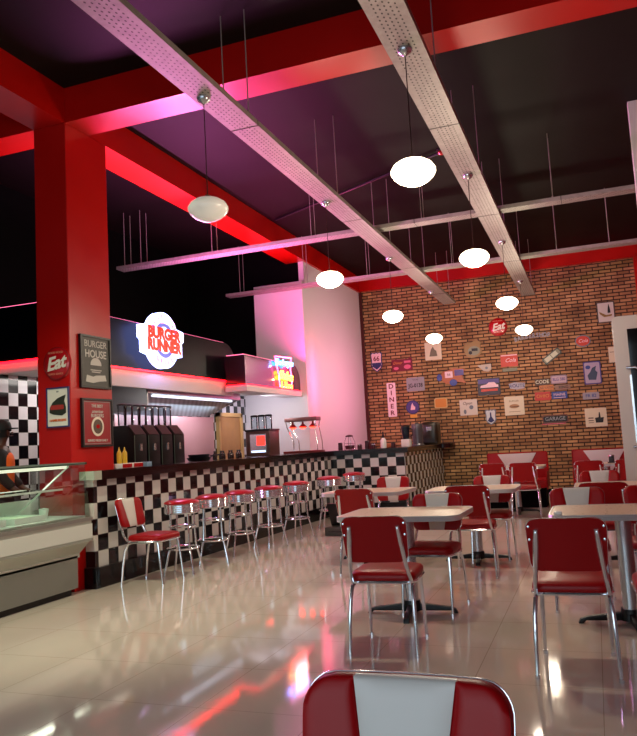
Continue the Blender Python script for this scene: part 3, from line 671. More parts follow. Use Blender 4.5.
# ------------------------------------------------------------------ BRICK WALL SIGNS
WY = YF
def wsign(name, label, x, z_, shape, m, depth=.018, rz=0, border=None, cat='sign'):
    t = thing(name, label, cat, (x, WY, z_), Euler((PI / 2, 0, 0)).to_matrix().to_4x4().to_euler() if not rz else (Matrix.Rotation(PI / 2, 4, 'X') @ Matrix.Rotation(rz, 4, 'Z')).to_euler())
    if border:
        G().prism(shape, 0, depth, 'xy').done('border', border, t)
        cx = sum(p[0] for p in shape) / len(shape); cy = sum(p[1] for p in shape) / len(shape)
        xs = [p[0] for p in shape]; ys = [p[1] for p in shape]; w = max(xs) - min(xs); h = max(ys) - min(ys); b_ = .022
        sx, sy = (w - 2 * b_) / w, (h - 2 * b_) / h; mx_, my_ = (max(xs) + min(xs)) / 2, (max(ys) + min(ys)) / 2
        G().prism([((px - mx_) * sx + mx_, (py - my_) * sy + my_) for px, py in shape], depth, depth + .003, 'xy').done('panel', m, t)
    else: G().prism(shape, 0, depth, 'xy').done('panel', m, t)
    return t
def rect(w, h, r=.01): return rrect(w, h, r, 3)
def shield(w, h): return [(-.5 * w, .42 * h), (-.35 * w, .5 * h), (-.15 * w, .45 * h), (0, .5 * h), (.15 * w, .45 * h), (.35 * w, .5 * h), (.5 * w, .42 * h), (.44 * w, .1 * h), (.48 * w, -.15 * h), (.36 * w, -.33 * h), (0, -.5 * h), (-.36 * w, -.33 * h), (-.48 * w, -.15 * h), (-.44 * w, .1 * h)]
C = lambda n, h: mat(n, h, .42)
CREAM = C('sign_cream', '#d8cdb0'); PLATE = C('plate_grey', '#8f9094'); PINKW = C('sign_pale_pink', '#e6c3cc'); MAROON = C('sign_maroon', '#6d0f1c'); PURP = C('sign_purple', '#4a3a80'); ORG = C('sign_orange', '#d2822a'); TEAL = C('sign_teal', '#3a6a72'); BRN = C('sign_brown', '#4c2c1c'); ORED = C('sign_orange_red', '#c23a26'); BLU = C('sign_blue', '#2d3f8c'); OLIVE = C('sign_olive', '#7b7d62'); GOLD = C('sign_gold', '#8c6c34'); STE = C('sign_steel_blue', '#6d7480'); PINK = C('sign_pink', '#d0607c')
D1_ = .0185; D2_ = .0215
s = wsign('route_shield_sign', 'shield shaped route sign at far left of the brick wall', -4.55, 3.08, shield(.28, .46), PINKW, border=SBL)
G().prism([(-.11, -.02), (.11, -.02), (.10, -.10), (0, -.18), (-.10, -.10)], D2_, D2_ + .003, 'xy').done('lower_field', SBL, s); text_into('66', .15, MAROON, s, 'lettering', (0, .07, D2_), offset=.003)
s = wsign('dark_diner_sign', 'dark red landscape sign with pink shapes, right of the route shield', -3.96, 2.96, [(-.24, .13), (.15, .13), (.20, .18), (.24, .12), (.24, -.13), (-.24, -.15)], MAROON)
G().prism(circ(.08, .05, 16, .12, -.05), D1_, D1_ + .003, 'xy').prism(circ(.06, .035, 16, -.14, -.07), D1_, D1_ + .003, 'xy').box(.05, .2, .04, .09, D1_, D1_ + .003).done('pink_picture', PINK, s); text_into('Diner', .09, ORG, s, 'lettering', (-.1, .05, D1_), shear=.3)
s = wsign('menu_picture', 'cream square picture below the farthest left pendant lamps', -3.23, 3.21, rect(.37, .40), CREAM)
G().prism([(-.09, -.12), (.09, -.12), (.07, 0), (.03, .03), (0, .10), (-.05, .03)], D1_, D1_ + .003, 'xy').done('drawing', C('drawing_olive', '#6c6a50'), s)
s = wsign('licence_plate_sign', 'large grey licence plate with dark digits above the purple round sign', -3.68, 2.50, rect(.41, .31, .03), PLATE)
text_into('JG-0138', .125, SDK, s, 'lettering', (0, -.03, D1_), offset=.002, sx=.78); text_into('TEXAS', .045, SDK, s, 'lettering', (0, .10, D1_))
s = wsign('vertical_diner_sign', 'tall narrow white sign reading DINER vertically in dark red', -4.25, 2.19, rect(.2, .77, .015), C('diner_pink_white', '#ecd6dc'))
for i, ch in enumerate('DINER'): text_into(ch, .145, MAROON, s, 'letter', (0, .30 - .15 * i, D1_), offset=.003, sx=1.1)
s = wsign('round_purple_sign', 'round purple sign with pale figure, right of the vertical sign', -3.78, 1.99, circ(.155), PURP, border=SBL)
G().prism([(-.05, -.06), (.05, -.06), (.06, .0), (.02, .04), (.0, .10), (-.03, .04)], D2_, D2_ + .003, 'xy').done('drawing', PINKW, s)
s = wsign('yellow_sign', 'tiny yellow plaque directly under the round purple sign', -3.77, 1.79, rect(.16, .07), C('sign_yellow', '#d9a440'))
s = wsign('orange_sign', 'rounded orange plaque near middle left of brick wall', -3.14, 2.04, rrect(.29, .23, .04), ORG, border=C('plaque_sand', '#c9a468'))
s = wsign('arrow_collage_sign', 'irregular multicoloured cut out sign with blue and orange shapes', -2.85, 2.58, [(-.33, .08), (-.26, .03), (-.2, .15), (-.05, .17), (.05, .21), (.3, .17), (.22, .0), (.30, -.14), (.1, -.1), (0, -.13), (-.15, -.13)], C('collage_orange', '#a8582c'))
G().prism(rect(.17, .14), D1_, D1_ + .003, 'xy').done('white_panel', PINKW, s).location = (-.07, .07, 0)
G().prism(circ(.085, .075, 14, .02, -.11), D1_, D1_ + .004, 'xy').prism(circ(.06, .08, 12, -.28, .02), D1_, D1_ + .004, 'xy').done('blue_shape', BLU, s)
G().prism(rect(.2, .13), D1_, D1_ + .003, 'xy').done('purple_panel', PURP, s).location = (.16, .1, 0)
text_into('66', .08, MAROON, s, 'lettering', (-.07, .07, D2_))
s = wsign('motor_badge_sign', 'gold rounded badge sign with grey motor drawing, upper middle of brick wall', -2.35, 3.17, [(-.19, -.05), (-.2, .08), (-.12, .16), (-.02, .15), (.08, .2), (.18, .14), (.16, .02), (.2, -.08), (.1, -.18), (-.05, -.2), (-.15, -.14)], GOLD)
G().prism(circ(.13, .10, 20, .02, -.04), D1_, D1_ + .003, 'xy').done('drawing_field', OLIVE, s); G().prism(circ(.04, .04, 14, -.06, -.08), D2_, D2_ + .003, 'xy').box(-.03, .1, -.05, .01, D2_, D2_ + .003).done('drawing', SDK, s)
s = wsign('bird_shape_sign', 'small pale wing shaped sign left of the orange red rectangle', -2.14, 2.73, [(-.15, .07), (.15, .085), (.15, -.04), (.08, -.085), (-.02, -.06), (-.08, 0)], C('pale_wing', '#b5a898'))
G().prism(circ(.03, .03, 10, .05, 0), D1_, D1_ + .003, 'xy').done('spot', STE, s)
s = wsign('vintage_car_sign', 'dark purple landscape sign with pale classic car picture', -2.07, 2.32, rect(.48, .37), C('car_sign_dark', '#2b2030'))
G().box(-.22, .22, .07, .16, D1_, D1_ + .002).done('purple_field', PURP, s)
G().prism([(-.19, -.02), (-.17, .03), (-.05, .05), (.0, .09), (.12, .09), (.16, .04), (.2, .03), (.2, -.02)], D2_, D2_ + .003, 'xy').done('car_picture', PINKW, s); G().box(-.17, .18, -.10, -.05, D1_, D1_ + .003).done('red_line', ORED, s)
s = wsign('white_service_sign', 'white square sign with small drawings below the classic car sign', -2.54, 1.90, rect(.38, .34), C('white_sign', '#cfc4b8'))
text_into('Open', .09, BRN, s, 'lettering', (-.02, .09, D1_), shear=.2); G().prism(circ(.045, .045, 16, .06, .0), D1_, D1_ + .003, 'xy').done('drawing', STE, s); G().prism(circ(.03, .05, 12, -.08, -.09), D1_, D1_ + .003, 'xy').done('drawing', STE, s)
s = wsign('navy_shield_sign', 'white and navy shield sign lowest on wall between booth and mixer', -2.08, 1.66, shield(.24, .34), C('shield_white', '#c8ccd0'), border=STE)
G().prism([(-.07, -.08), (0, .04), (.07, -.08), (0, -.12)], D2_, D2_ + .003, 'xy').box(-.015, .015, .02, .1, D2_, D2_ + .003).done('emblem', SBL, s)
eat_sign((-1.78, WY, 3.60), .20, 'round red Eat button sign high on the brick wall')
s = wsign('orange_red_sign', 'orange red rectangular sign with pale script under round Eat sign', -1.60, 2.85, rect(.36, .26), ORED)
text_into('Cola', .12, PINKW, s, 'lettering', (.02, 0, D1_), shear=.4); G().box(-.17, .17, .10, .12, D1_, D1_ + .002).done('stripe', PINKW, s)
s = wsign('green_strip_sign', 'narrow green grey strip directly under the orange red rectangle', -1.60, 2.65, rect(.31, .07), OLIVE)
t = thing('cut_letter_sign', 'cut out letters reading BODY SHOP in an arc behind the right pendant lamp', 'sign', (-1.09, WY, 3.31), (PI / 2, 0, 0))
G().box(-.34, .36, -.015, .0, 0, .006).done('backing_bar', STE, t)
for i, ch in enumerate('BARBERSHOP'):
    u_ = (i - 4.5) / 4.5; text_into(ch, .13, C('letter_pale', '#9ea1ac'), t, 'letter', (u_ * .34, .02 - .03 * u_ * u_ + .02 * u_, .012), rz=-u_ * .15, extrude=.006, sx=.8, offset=.003)
t['label'] = 'cut out pale letters reading BARBERSHOP behind the right pendant lamp'
s = wsign('tilted_green_sign', 'grey green sign hanging tilted steeply upward to the right', -.72, 2.86, rect(.42, .15, .03), OLIVE, rz=.62, border=C('olive_dark', '#3c4038'))
G().box(-.16, -.02, -.045, .045, D2_, D2_ + .003).box(.0, .13, -.045, .045, D2_, D2_ + .003).done('pale_blocks', C('pale_green', '#b9bda0'), s)
s = wsign('pink_plate_sign', 'pale pink licence plate at top right of the plate cluster', -.62, 2.36, rrect(.33, .18, .03), C('plate_pink', '#b79ca6'), border=C('plate_pink_edge', '#8b7484')); text_into('BLG 580', .09, PURP, s, 'lettering', (0, 0, D2_), sx=.8, offset=.001)
s = wsign('brown_plate_sign', 'dark brown plate with pale letters at top left of plate cluster', -.96, 2.33, rect(.30, .13), BRN); text_into('CODE', .10, CREAM, s, 'lettering', (0, 0, D1_), offset=.001)
s = wsign('orange_plate_sign', 'orange plate in the middle left of the plate cluster', -.88, 2.205, rect(.29, .105), C('plate_orange', '#c2702e')); text_into('NEVADA', .07, BRN, s, 'lettering', (0, 0, D1_))
s = wsign('tan_plate_sign', 'brown tan plate in the middle right of the plate cluster', -.56, 2.19, rect(.31, .105), C('plate_tan', '#8b6450')); text_into('KING', .08, SDK, s, 'lettering', (.02, 0, D1_), offset=.001)
s = wsign('red_plate_sign', 'bright red plate at bottom left of the plate cluster', -.97, 2.03, rect(.32, .18), C('plate_red', '#b52a1c')); text_into('OHIO', .10, ORG, s, 'lettering', (0, 0, D1_))
s = wsign('blue_plate_sign', 'dark blue plate at bottom right of the plate cluster', -.635, 2.03, rect(.31, .15), BLU); text_into('MAINE', .08, PINKW, s, 'lettering', (0, .01, D1_)); G().box(-.12, .12, -.055, -.045, D1_, D1_ + .002).done('underline', PINKW, s)
s = wsign('wavy_letter_sign', 'small white and blue letter sign left of the plate cluster', -1.48, 2.29, [(-.17, .05), (-.05, .08), (.1, .06), (.17, .05), (.15, -.06), (0, -.08), (-.15, -.05)], C('wavy_white', '#a7a3ac')); text_into('ROUTE', .10, SBL, s, 'lettering', (0, 0, D1_), offset=.001)
s = wsign('burger_picture', 'cream square picture of a burger under the wavy letter sign', -1.57, 1.87, rect(.41, .40), CREAM)
G().prism(circ(.10, .045, 20, 0, -.01), D1_, D1_ + .003, 'xy').done('drawing', C('bun', '#a87c50'), s); G().box(-.1, .1, -.03, -.015, D2_, D2_ + .002).done('patty', BRN, s); text_into('BURGER', .055, C('faded_brown', '#8c7458'), s, 'lettering', (0, .10, D1_)); G().box(-.12, .12, -.13, -.12, D1_, D1_ + .002).done('underline', MATS['faded_brown'], s)
s = wsign('black_garage_sign', 'long black sign with pale letters and red lower edge, above right booth', -.76, 1.54, rrect(.52, .17, .04), SDK, border=C('border_brown', '#6a3a2c')); text_into('GARAGE', .11, PLATE, s, 'lettering', (0, 0, D2_), sx=.95, offset=.001)
G().box(-.28, .2, -.115, -.09, 0, .015).done('red_edge', SR, s)
s = wsign('bottle_picture', 'white poster with dark bottle figure, highest at right end of the brick wall', .42, 3.67, rect(.35, .44), C('poster_white', '#c9c4bc'), border=C('frame_brown', '#4c4038'))
G().prism([(.03, -.02), (.09, -.02), (.08, .08), (.065, .16), (.055, .16), (.04, .08)], D2_, D2_ + .003, 'xy').done('bottle_drawing', SDK, s); G().prism([(-.13, .02), (0, -.06), (.12, -.05), (.1, -.09), (-.04, -.1), (-.12, -.03)], D2_, D2_ + .003, 'xy').done('drawing', GOLD, s)
s = wsign('oval_red_sign', 'oval red sign with dark metal rim left of the white door frame', -.08, 3.12, circ(.155, .125), ORED, border=STE); text_into('Cola', .10, PINKW, s, 'lettering', (0, 0, D2_), shear=.4)
s = wsign('figure_picture', 'portrait poster with purple border and blue figure below the oval sign', .05, 2.44, rrect(.34, .47, .03), C('poster_lilac', '#a898b0'), border=PURP)
G().prism([(-.08, -.14), (.06, -.15), (.10, 0), (.06, .05), (.08, .14), (.0, .1), (-.04, .02), (-.1, -.05)], D2_, D2_ + .003, 'xy').done('figure_drawing', C('navy_grey', '#33405c'), s); G().prism(circ(.05, .04, 14, -.08, .12), D2_, D2_ + .003, 'xy').done('badge', BLU, s)
s = wsign('grey_plate_sign', 'pale grey licence plate between purple poster and cream poster at right', -.02, 1.97, rrect(.32, .14, .02), C('plate_pale', '#9b959c')); text_into('FR 82', .09, BLU, s, 'lettering', (0, 0, D1_), offset=.001)
s = wsign('bucket_picture', 'cream poster with dark bucket drawing directly above the right booth', .04, 1.52, rect(.42, .38), CREAM)
G().prism([(-.01, -.11), (.13, -.11), (.15, .0), (.09, -.01), (.08, .10), (.06, .10), (.05, 0), (-.02, -.01)], D1_, D1_ + .003, 'xy').done('drawing', SDK, s); G().box(-.15, -.05, -.02, .0, D1_, D1_ + .002).box(-.15, -.05, -.07, -.055, D1_, D1_ + .002).box(-.15, -.05, -.11, -.1, D1_, D1_ + .002).done('text_lines', BRN, s)
s = wsign('cream_sign', 'narrow cream tag half hidden behind the white door frame', .47, 2.78, rect(.15, .32), CREAM); G().box(-.05, .03, .05, .06, D1_, D1_ + .002).done('line', BRN, s)

# ------------------------------------------------------------------ CABLE TRAYS + RODS
PERF = perf_mat(); ROD = mat('threaded_rod', '#a8a29a', .4, .4)
def tray(label, p0, p1, z_, w, rods, joints):
    v = Vector((p1[0] - p0[0], p1[1] - p0[1], 0)); L = v.length; a = math.atan2(v.y, v.x)
    t = thing('cable_tray', label, 'cable tray', (p0[0], p0[1], z_), a)
    G().box(0, L, -w / 2, w / 2, 0, .003).box(0, L, -w / 2, -w / 2 + .003, .003, .05).box(0, L, w / 2 - .003, w / 2, .003, .05).done('channel', PERF, t, smooth=0)
    for j in joints: G().box(j - .004, j + .004, -w / 2 - .002, w / 2 + .002, -.003, .052).done('joint_strip', BLACK, t)
    for r in rods:
        for s_ in (-1, 1): G().tube([(r, s_ * (w / 2 - .015), .004), (r, s_ * (w / 2 - .015), ZC - z_)], .005, 6).done('hanging_rod', ROD, t)
    return t
tray('long perforated steel cable tray running over the left row of pendants', (-2.665, YBK + .3), (-2.665, 15.55), 4.1, .26, [1.2 + 2.35 * i for i in range(8)], [2.6, 5.6, 8.4, 11.5, 14.5, 17])
tray('long perforated steel cable tray running over the right row of pendants', (-1.045, YBK + .3), (-1.045, 15.65), 4.1, .27, [1.2 + 2.35 * i for i in range(8)], [2.9, 6.3, 9.2, 12.2, 15])
tray('nearer thin cable tray crossing the room above the long trays', (-6.85, 9.75), (XR - .01, 9.75), 4.2, .2, [.15, .45, 1.7, 3.3, 4.9, 6.6], [4.8, 6.7])
tray('farther thin cable tray crossing in front of the red beam over brick wall', (-6.33, 12.45), (XR - .01, 12.45), 4.16, .2, [.3, 1.6, 2.8, 4.3, 6.0, 6.8], [2.0, 4.7])

# ------------------------------------------------------------------ PENDANTS
OPAL = mat('opal_glass_lit', '#fff4e0', .3, emit='#ffe8c4', strength=7); OPAL_OFF = mat('opal_glass_faint_glow', '#d8d4c8', .25, emit='#fff0dc', strength=.25)  # the switched-off globe also gets slight emission to lighten its glass
def pendant_proto(m):
    t = thing('pendant_lamp', '', 'pendant lamp')
    G().lathe([(0, 0), (.055, 0), (.055, -.012), (.045, -.03), (.02, -.045), (.008, -.055), (0, -.055)], seg=24).done('ceiling_cap', CHROME_B, t)
    G().tube([(0, 0, -.05), (0, 0, -.83)], .004, 8).done('rod', mat('dark_rod', '#4a4038', .4, .8), t)
    G().lathe([(0, -.80), (.02, -.805), (.035, -.825), (.035, -.835), (0, -.835)], seg=16).done('fitting', mat('brass_fitting', '#8a6a3c', .3, .9), t)
    prof = [(.001, -.83), (.055, -.832), (.10, -.845), (.138, -.87), (.159, -.905), (.159, -.925), (.143, -.955), (.11, -.985), (.065, -1.008), (.03, -1.016), (.0, -1.018)]
    G().lathe(prof, seg=32).done('globe', m, t, smooth=70)
    return t
PON = pendant_proto(OPAL); POFF = pendant_proto(OPAL_OFF)
place(POFF, False, (-2.70, 5.03, 4.0985), 0, 'unlit white glass pendant with faint rings, nearest on the left tray')
pos = [(-1.05, 5.03, 'lit glass pendant, largest and nearest on the right tray'), (-2.72, 7.95, 'lit glass pendant, second along the left tray'), (-1.05, 7.87, 'lit glass pendant, second along the right tray'), (-2.76, 10.95, 'lit glass pendant, third along the left tray'), (-1.04, 10.93, 'lit glass pendant, third along the right tray'), (-2.74, 13.97, 'lit glass pendant, farthest on the left tray'), (-1.07, 14.03, 'lit glass pendant, farthest on the right tray')]
for i, (x, y, lb) in enumerate(pos): place(PON, i > 0, (x, y, 4.0985), 0, lb, 'lit opal pendant lamps on the long trays')
sd = thing('smoke_detector', 'small red smoke detector on the dark ceiling near right cable tray', 'smoke detector', (-1.60, 9.53, ZC))
G().lathe([(0, 0), (.06, 0), (.06, -.02), (.045, -.03), (0, -.03)], seg=20).done('base', BLACK, sd)
G().lathe([(.04, -.03), (.045, -.05), (.03, -.07), (0, -.075)], seg=20).done('sensor', SR, sd)

# ------------------------------------------------------------------ DOOR LEAF (right)
dl = thing('glazed_door', 'tall white framed glass door standing open at the right edge', 'door', (.28, 8.93, .02))
fw, fh, ft = .84, 2.52, .15
out = [(0, 0), (0, fh - .06)] + [(.06 - .06 * math.cos(a), fh - .06 + .06 * math.sin(a)) for a in [PI / 2 * k / 5 for k in range(1, 6)]] + [(fw, fh), (fw, 0)]
g = G()
g.box(0, ft, 0, .06, 0, fh - ft).box(fw - ft, fw, 0, .06, 0, fh - ft).box(ft, fw - ft, 0, .06, 0, ft)
g.prism([(0, fh - ft)] + out[1:] [:-1] + [(fw, fh - ft)], 0, .06, 'xz')
g.done('frame', mat('white_pvc', '#cfccc2', .35), dl)
G().box(ft, fw - ft, .025, .035, ft, fh - ft).done('glass_pane', DARKGLASS, dl)
G().tube([(.11, -.005, 1.93), (.11, -.05, 1.93), (.20, -.055, 1.93), (.235, -.055, 1.90), (.24, -.055, 1.85), (.24, -.055, 1.1), (.21, -.055, 1.05), (.11, -.05, 1.05), (.11, -.005, 1.05)], .014, 10).done('handle', CHROME_B, dl)
G().box(.135, .155, -.004, .0, 1.1, 1.85).done('lock_strip', CHROME, dl)

# ------------------------------------------------------------------ COUNTER ITEMS
CZ = 1.1496
ms = None
BODYB = mat('machine_black', '#050506', .45, spec=.3); TOPG = mat('machine_sloped_top', '#4a4138', .3, .3); CLEARP = thin_glass('clear_container', '#dfe6ea')
def machine():
    t = thing('drink_dispenser', '', 'dispenser')
    G().prism([(0, 0), (.40, 0), (.40, .36), (.30, .48), (.12, .48), (0, .36)], -.13, .13, 'xz', bev=.006).done('body', BODYB, t)
    G().prism([(.402, .365), (.31, .482), (.315, .486), (.408, .369)], -.11, .11, 'xz').done('sloped_cover', TOPG, t)
    for k in (0, 1):
        y = -.06 + .12 * k
        c = G().lathe([(.045, 0), (.05, .01), (.055, .23), (.052, .24), (.0, .24)], (.2, y, .48), seg=16).done('container', CLEARP, t)
        G().lathe([(0, .262), (.03, .26), (.06, .25), (.06, .235), (0, .235)], (.2, y, .48), seg=16).done('lid', BLACK, c)
    G().box(.40, .415, -.02, .02, .18, .26).done('tap', CHROME_B, t)
    G().box(.402, .406, -.125, -.118, .0, .36).done('edge_strip', mat('green_steel_edge', '#5f7a6c', .3, .5), t)
    return t
mp_ = machine()
for i, lb in enumerate(('nearest the framed posters', 'second from the column', 'third from the column', 'farthest from the column')):
    place(mp_, i > 0, (-5.36, 7.36 + .285 * i, CZ), 0, 'black drink dispenser with clear hoppers, ' + lb, 'black dispensers on the bar')
sx_ = thing('condiment_tray', 'low red and white condiment tray on counter end beside the column', 'tray', (-4.90, 6.98, CZ))
G().box(-.09, .09, -.2, .2, 0, .05, bev=.004).done('tray', WHITEG, sx_); G().box(.091, .095, -.19, -.02, .005, .045).box(.091, .095, .02, .19, .005, .045).done('red_panel', SR, sx_)
for i in range(2):
    sb = thing('squeeze_bottle', ('yellow squeeze bottle beside red condiment tray, nearer the column', 'yellow squeeze bottle beside red condiment tray, farther one')[i], 'bottle', (-4.90, 6.86 + .10 * i, CZ + .05), 0, 'yellow squeeze bottles')
    G().lathe([(0, 0), (.026, 0), (.028, .02), (.028, .11), (.02, .13), (0, .13)], seg=14).done('bottle_body', mat('mustard_yellow', '#c9a52c', .35), sb); G().lathe([(.02, .13), (.012, .14), (.004, .18), (0, .18)], seg=10).done('nozzle', MATS['mustard_yellow'], sb)
bc = tag(G().box(-.04, .04, -.05, .05, 0, .05, bev=.005).done('blue_carton', mat('pale_blue_card', '#7fa0b8', .5)), 'small pale blue carton on counter in front of first dispenser', 'carton'); bc.location = (-4.86, 7.32, CZ)
pm = thing('grill_pans', 'stack of dark cooking pans behind the counter under the hood', 'pans', (-5.1, 8.95, CZ))
G().lathe([(0, 0), (.14, 0), (.17, .05), (.165, .05), (.135, .01), (0, .01)]).done('lower_pan', BLACK, pm); G().lathe([(0, .03), (.13, .035), (.15, .09), (.145, .09), (.1, .05), (0, .05)]).done('upper_pan', mat('dark_enamel', '#15161c', .3), pm); G().tube([(.15, .05, .06), (.30, .12, .08)], .01).done('handle', BLACK, pm)
# row of small sauce bottles
sbm = None
def jar_proto():
    t = thing('sauce_bottle', '', 'bottle')
    G().lathe([(0, 0), (.028, 0), (.03, .01), (.03, .07), (.014, .095), (.014, .105), (0, .105)], seg=14).done('bottle_body', mat('dark_bottle', '#241512', .2), t)
    G().lathe([(0, .125), (.016, .122), (.016, .104), (0, .104)], seg=12).done('cap', mat('bottle_cap', '#2a2a30', .4), t)
    return t
jp = jar_proto()
for i in range(7): place(jp, i > 0, (-5.02 + .03 * (i % 2), 9.25 + .13 * i, CZ), 0, 'small dark sauce bottle in the row on the bar in front of wooden door', 'sauce bottles on the bar')
# coffee grinder cabinet with red lit window
cm = thing('coffee_machine', 'wood sided machine with red lit window standing on the bar', 'coffee machine', (-5.09, 11.05, CZ))
G().box(-.22, .20, -.2, .2, 0, .40, bev=.01).done('body', mat('machine_wood', '#4c3022', .4, var=.4, vscale=12), cm)
G().box(-.23, .21, -.21, .21, .40, .43, bev=.006).done('top_plate', BLACK, cm)
G().box(-.14, .14, -.206, -.2, .05, .35).done('window', CHROME, cm)
G().box(-.02, .12, -.212, -.206, .17, .32).done('red_display', mat('red_lit_window', '#ff3028', .3, emit='#ff2a20', strength=3.5), cm)
G().box(-.12, .12, -.212, -.206, .06, .09).done('white_display', mat('white_lit_strip', '#e0f0ff', .3, emit='#bfe0ff', strength=2), cm)
for i in range(3):
    jr = thing('bean_jar', ('left', 'middle', 'right')[i] + ' clear bean jar with black lid on the coffee machine', 'jar', (-5.24 + .13 * i, 11.05, CZ + .431), 0, 'clear jars on the coffee machine')
    G().lathe([(0, 0), (.05, 0), (.055, .02), (.055, .2), (.05, .21)], seg=18).done('glass', CLEARP, jr); G().lathe([(0, .24), (.05, .235), (.06, .225), (.06, .205), (0, .205)], seg=18).done('lid', BLACK, jr)
# heat lamp station
hl = thing('heat_lamp_station', 'three bulb food warming lamp on splayed legs glowing red on the bar', 'heat lamp', (-4.80, 12.1, CZ))
G().box(-.33, .33, -.16, .16, 0, .04, bev=.006).done('base_tray', mat('copper_red', '#7a2a26', .3, .5), hl)
G().box(-.30, .30, -.12, .12, .55, .62, bev=.008).done('top_bar', mat('bronze_bar', '#6b4a42', .35, .6), hl)
g = G()
for sx2 in (-1, 1):
    for sy2 in (-1, 1): g = G().tube([(sx2 * .28, sy2 * .1, .55), (sx2 * .26, sy2 * .1, .45), (sx2 * .14 if sx2 < 0 else .30, sy2 * .12, .2), (sx2 * .14 if sx2 < 0 else .30, sy2 * .13, .04)], .009, 8); g.done('leg', CHROME, hl)
BULB = mat('heat_bulb_red', '#ff5040', .3, emit='#ff2414', strength=14)
for k in (-1, 0, 1):
    s_ = G().lathe([(.0, .55), (.015, .55), (.02, .51), (.05, .48), (.075, .45), (.07, .45), (.04, .475), (0, .49)], (k * .19, 0, 0), seg=16).done('lamp_shade', mat('red_shade', '#8c1812', .3), hl)
    G().lathe([(0, .425), (.04, .43), (.055, .455), (.03, .478), (0, .48)], (k * .19, 0, 0), seg=16).done('bulb', BULB, s_)
# items on the short facing bar
wr = thing('wire_cup_rack', 'wire rack with a dark round lid on the short facing bar', 'rack', (-4.25, 13.0, CZ))
g = G()
for a in range(4):
    c, s_ = math.cos(a * PI / 2 + .5), math.sin(a * PI / 2 + .5); g.tube([(.10 * c, .10 * s_, 0), (.10 * c, .10 * s_, .14), (.06 * c, .06 * s_, .24)], .005, 6)
for r_, z_ in ((.10, .01), (.10, .12)): g.tube([(r_ * math.cos(2 * PI * k / 16), r_ * math.sin(2 * PI * k / 16), z_) for k in range(16)], .005, 6, closed=True)
g.done('wire_frame', CHROME_B, wr); G().lathe([(0, .28), (.04, .275), (.07, .26), (.07, .24), (0, .24)]).done('lid', mat('dark_maroon_lid', '#3a1a20', .3), wr); G().lathe([(0, .01), (.08, .01), (.09, .08), (0, .09)]).done('bowl', mat('dark_maroon_bowl', '#40121c', .3), wr)
for i, (x, y, h_, lb) in enumerate(((-4.45, 13.05, .14, 'thin tall holder at the left end of the short facing bar'), (-4.06, 13.0, .10, 'dark jar right of wire rack on the short facing bar'), (-3.93, 13.05, .15, 'taller dark jar on the short facing bar, left of white bottle'), (-3.80, 13.0, .09, 'low dark jar on the short facing bar, near white bottle'), (-3.44, 13.05, .10, 'low dark jar right of the white bottle on the bar'))):
    j = thing('condiment_jar', lb, 'jar', (x, y, CZ)); G().lathe([(0, 0), (.04, 0), (.045, .02), (.04, h_ * .8), (0, h_ * .8)], seg=16).done('jar_body', mat('jar_maroon', '#3c1820', .3), j); G().lathe([(0, h_), (.03, h_), (.042, h_ * .9), (.042, h_ * .8), (0, h_ * .8)], seg=16).done('lid', CHROME_B if i % 2 else BLACK, j)
wb = thing('white_bottle', 'small white bottle with black cap on the short facing bar', 'bottle', (-3.62, 13.05, CZ))
G().lathe([(0, 0), (.05, 0), (.055, .02), (.055, .14), (.03, .18), (.02, .19), (0, .19)], seg=18).done('bottle_body', WHITEG, wb); G().lathe([(0, .30), (.012, .30), (.015, .24), (.024, .23), (.024, .185), (0, .185)], seg=14).done('cap', BLACK, wb)
fd = tag(G().box(-.13, .13, -.1, .1, 0, .07, bev=.02).done('orange_box', mat('orange_brown_card', '#a3522c', .5)), 'low orange brown box below the white bottle on the bar', 'box'); fd.location = (-3.60, 13.28, CZ)
bl = thing('blender', 'blue black blender with pale base near right end of the bar', 'blender', (-3.33, 13.6, CZ), 0)
G().box(-.08, .08, -.09, .09, 0, .14, bev=.015).done('motor_base', WHITEG, bl); G().lathe([(.055, .14), (.06, .15), (.08, .34), (.08, .36), (0, .36)], seg=18).done('jug', mat('blue_dark_jug', '#16222e', .2), bl); G().lathe([(0, .40), (.05, .40), (.085, .38), (.085, .355), (0, .355)], seg=18).done('lid', BLACK, bl); G().tube([(.08, 0, .33), (.13, 0, .31), (.13, 0, .2), (.07, 0, .18)], .01).done('handle', BLACK, bl)
mx_ = thing('drink_mixer', 'grey cylindrical drink mixer between blender and dark round machine', 'mixer', (-3.22, 14.1, CZ))
G().lathe([(0, 0), (.12, 0), (.12, .02), (.10, .04), (.105, .30), (.11, .38), (.10, .42), (0, .43)], seg=24).done('housing', mat('grey_metal_housing', '#5c5a60', .3, .5), mx_); G().lathe([(0, .45), (.03, .45), (.04, .43), (0, .43)], seg=16).done('lid_knob', BLACK, mx_)
rm = thing('juice_machine', 'large dark rounded machine at the right end of the bar', 'machine', (-3.12, 14.9, CZ))
G().box(-.17, .17, -.2, .2, 0, .46, bev=.07).done('housing', mat('dark_brown_housing', '#241c14', .3), rm, smooth=60); G().box(-.10, .10, -.215, -.195, .05, .13).done('drip_tray', BLACK, rm); G().box(-.05, .05, -.212, -.198, .28, .36).done('panel', CHROME_B, rm)

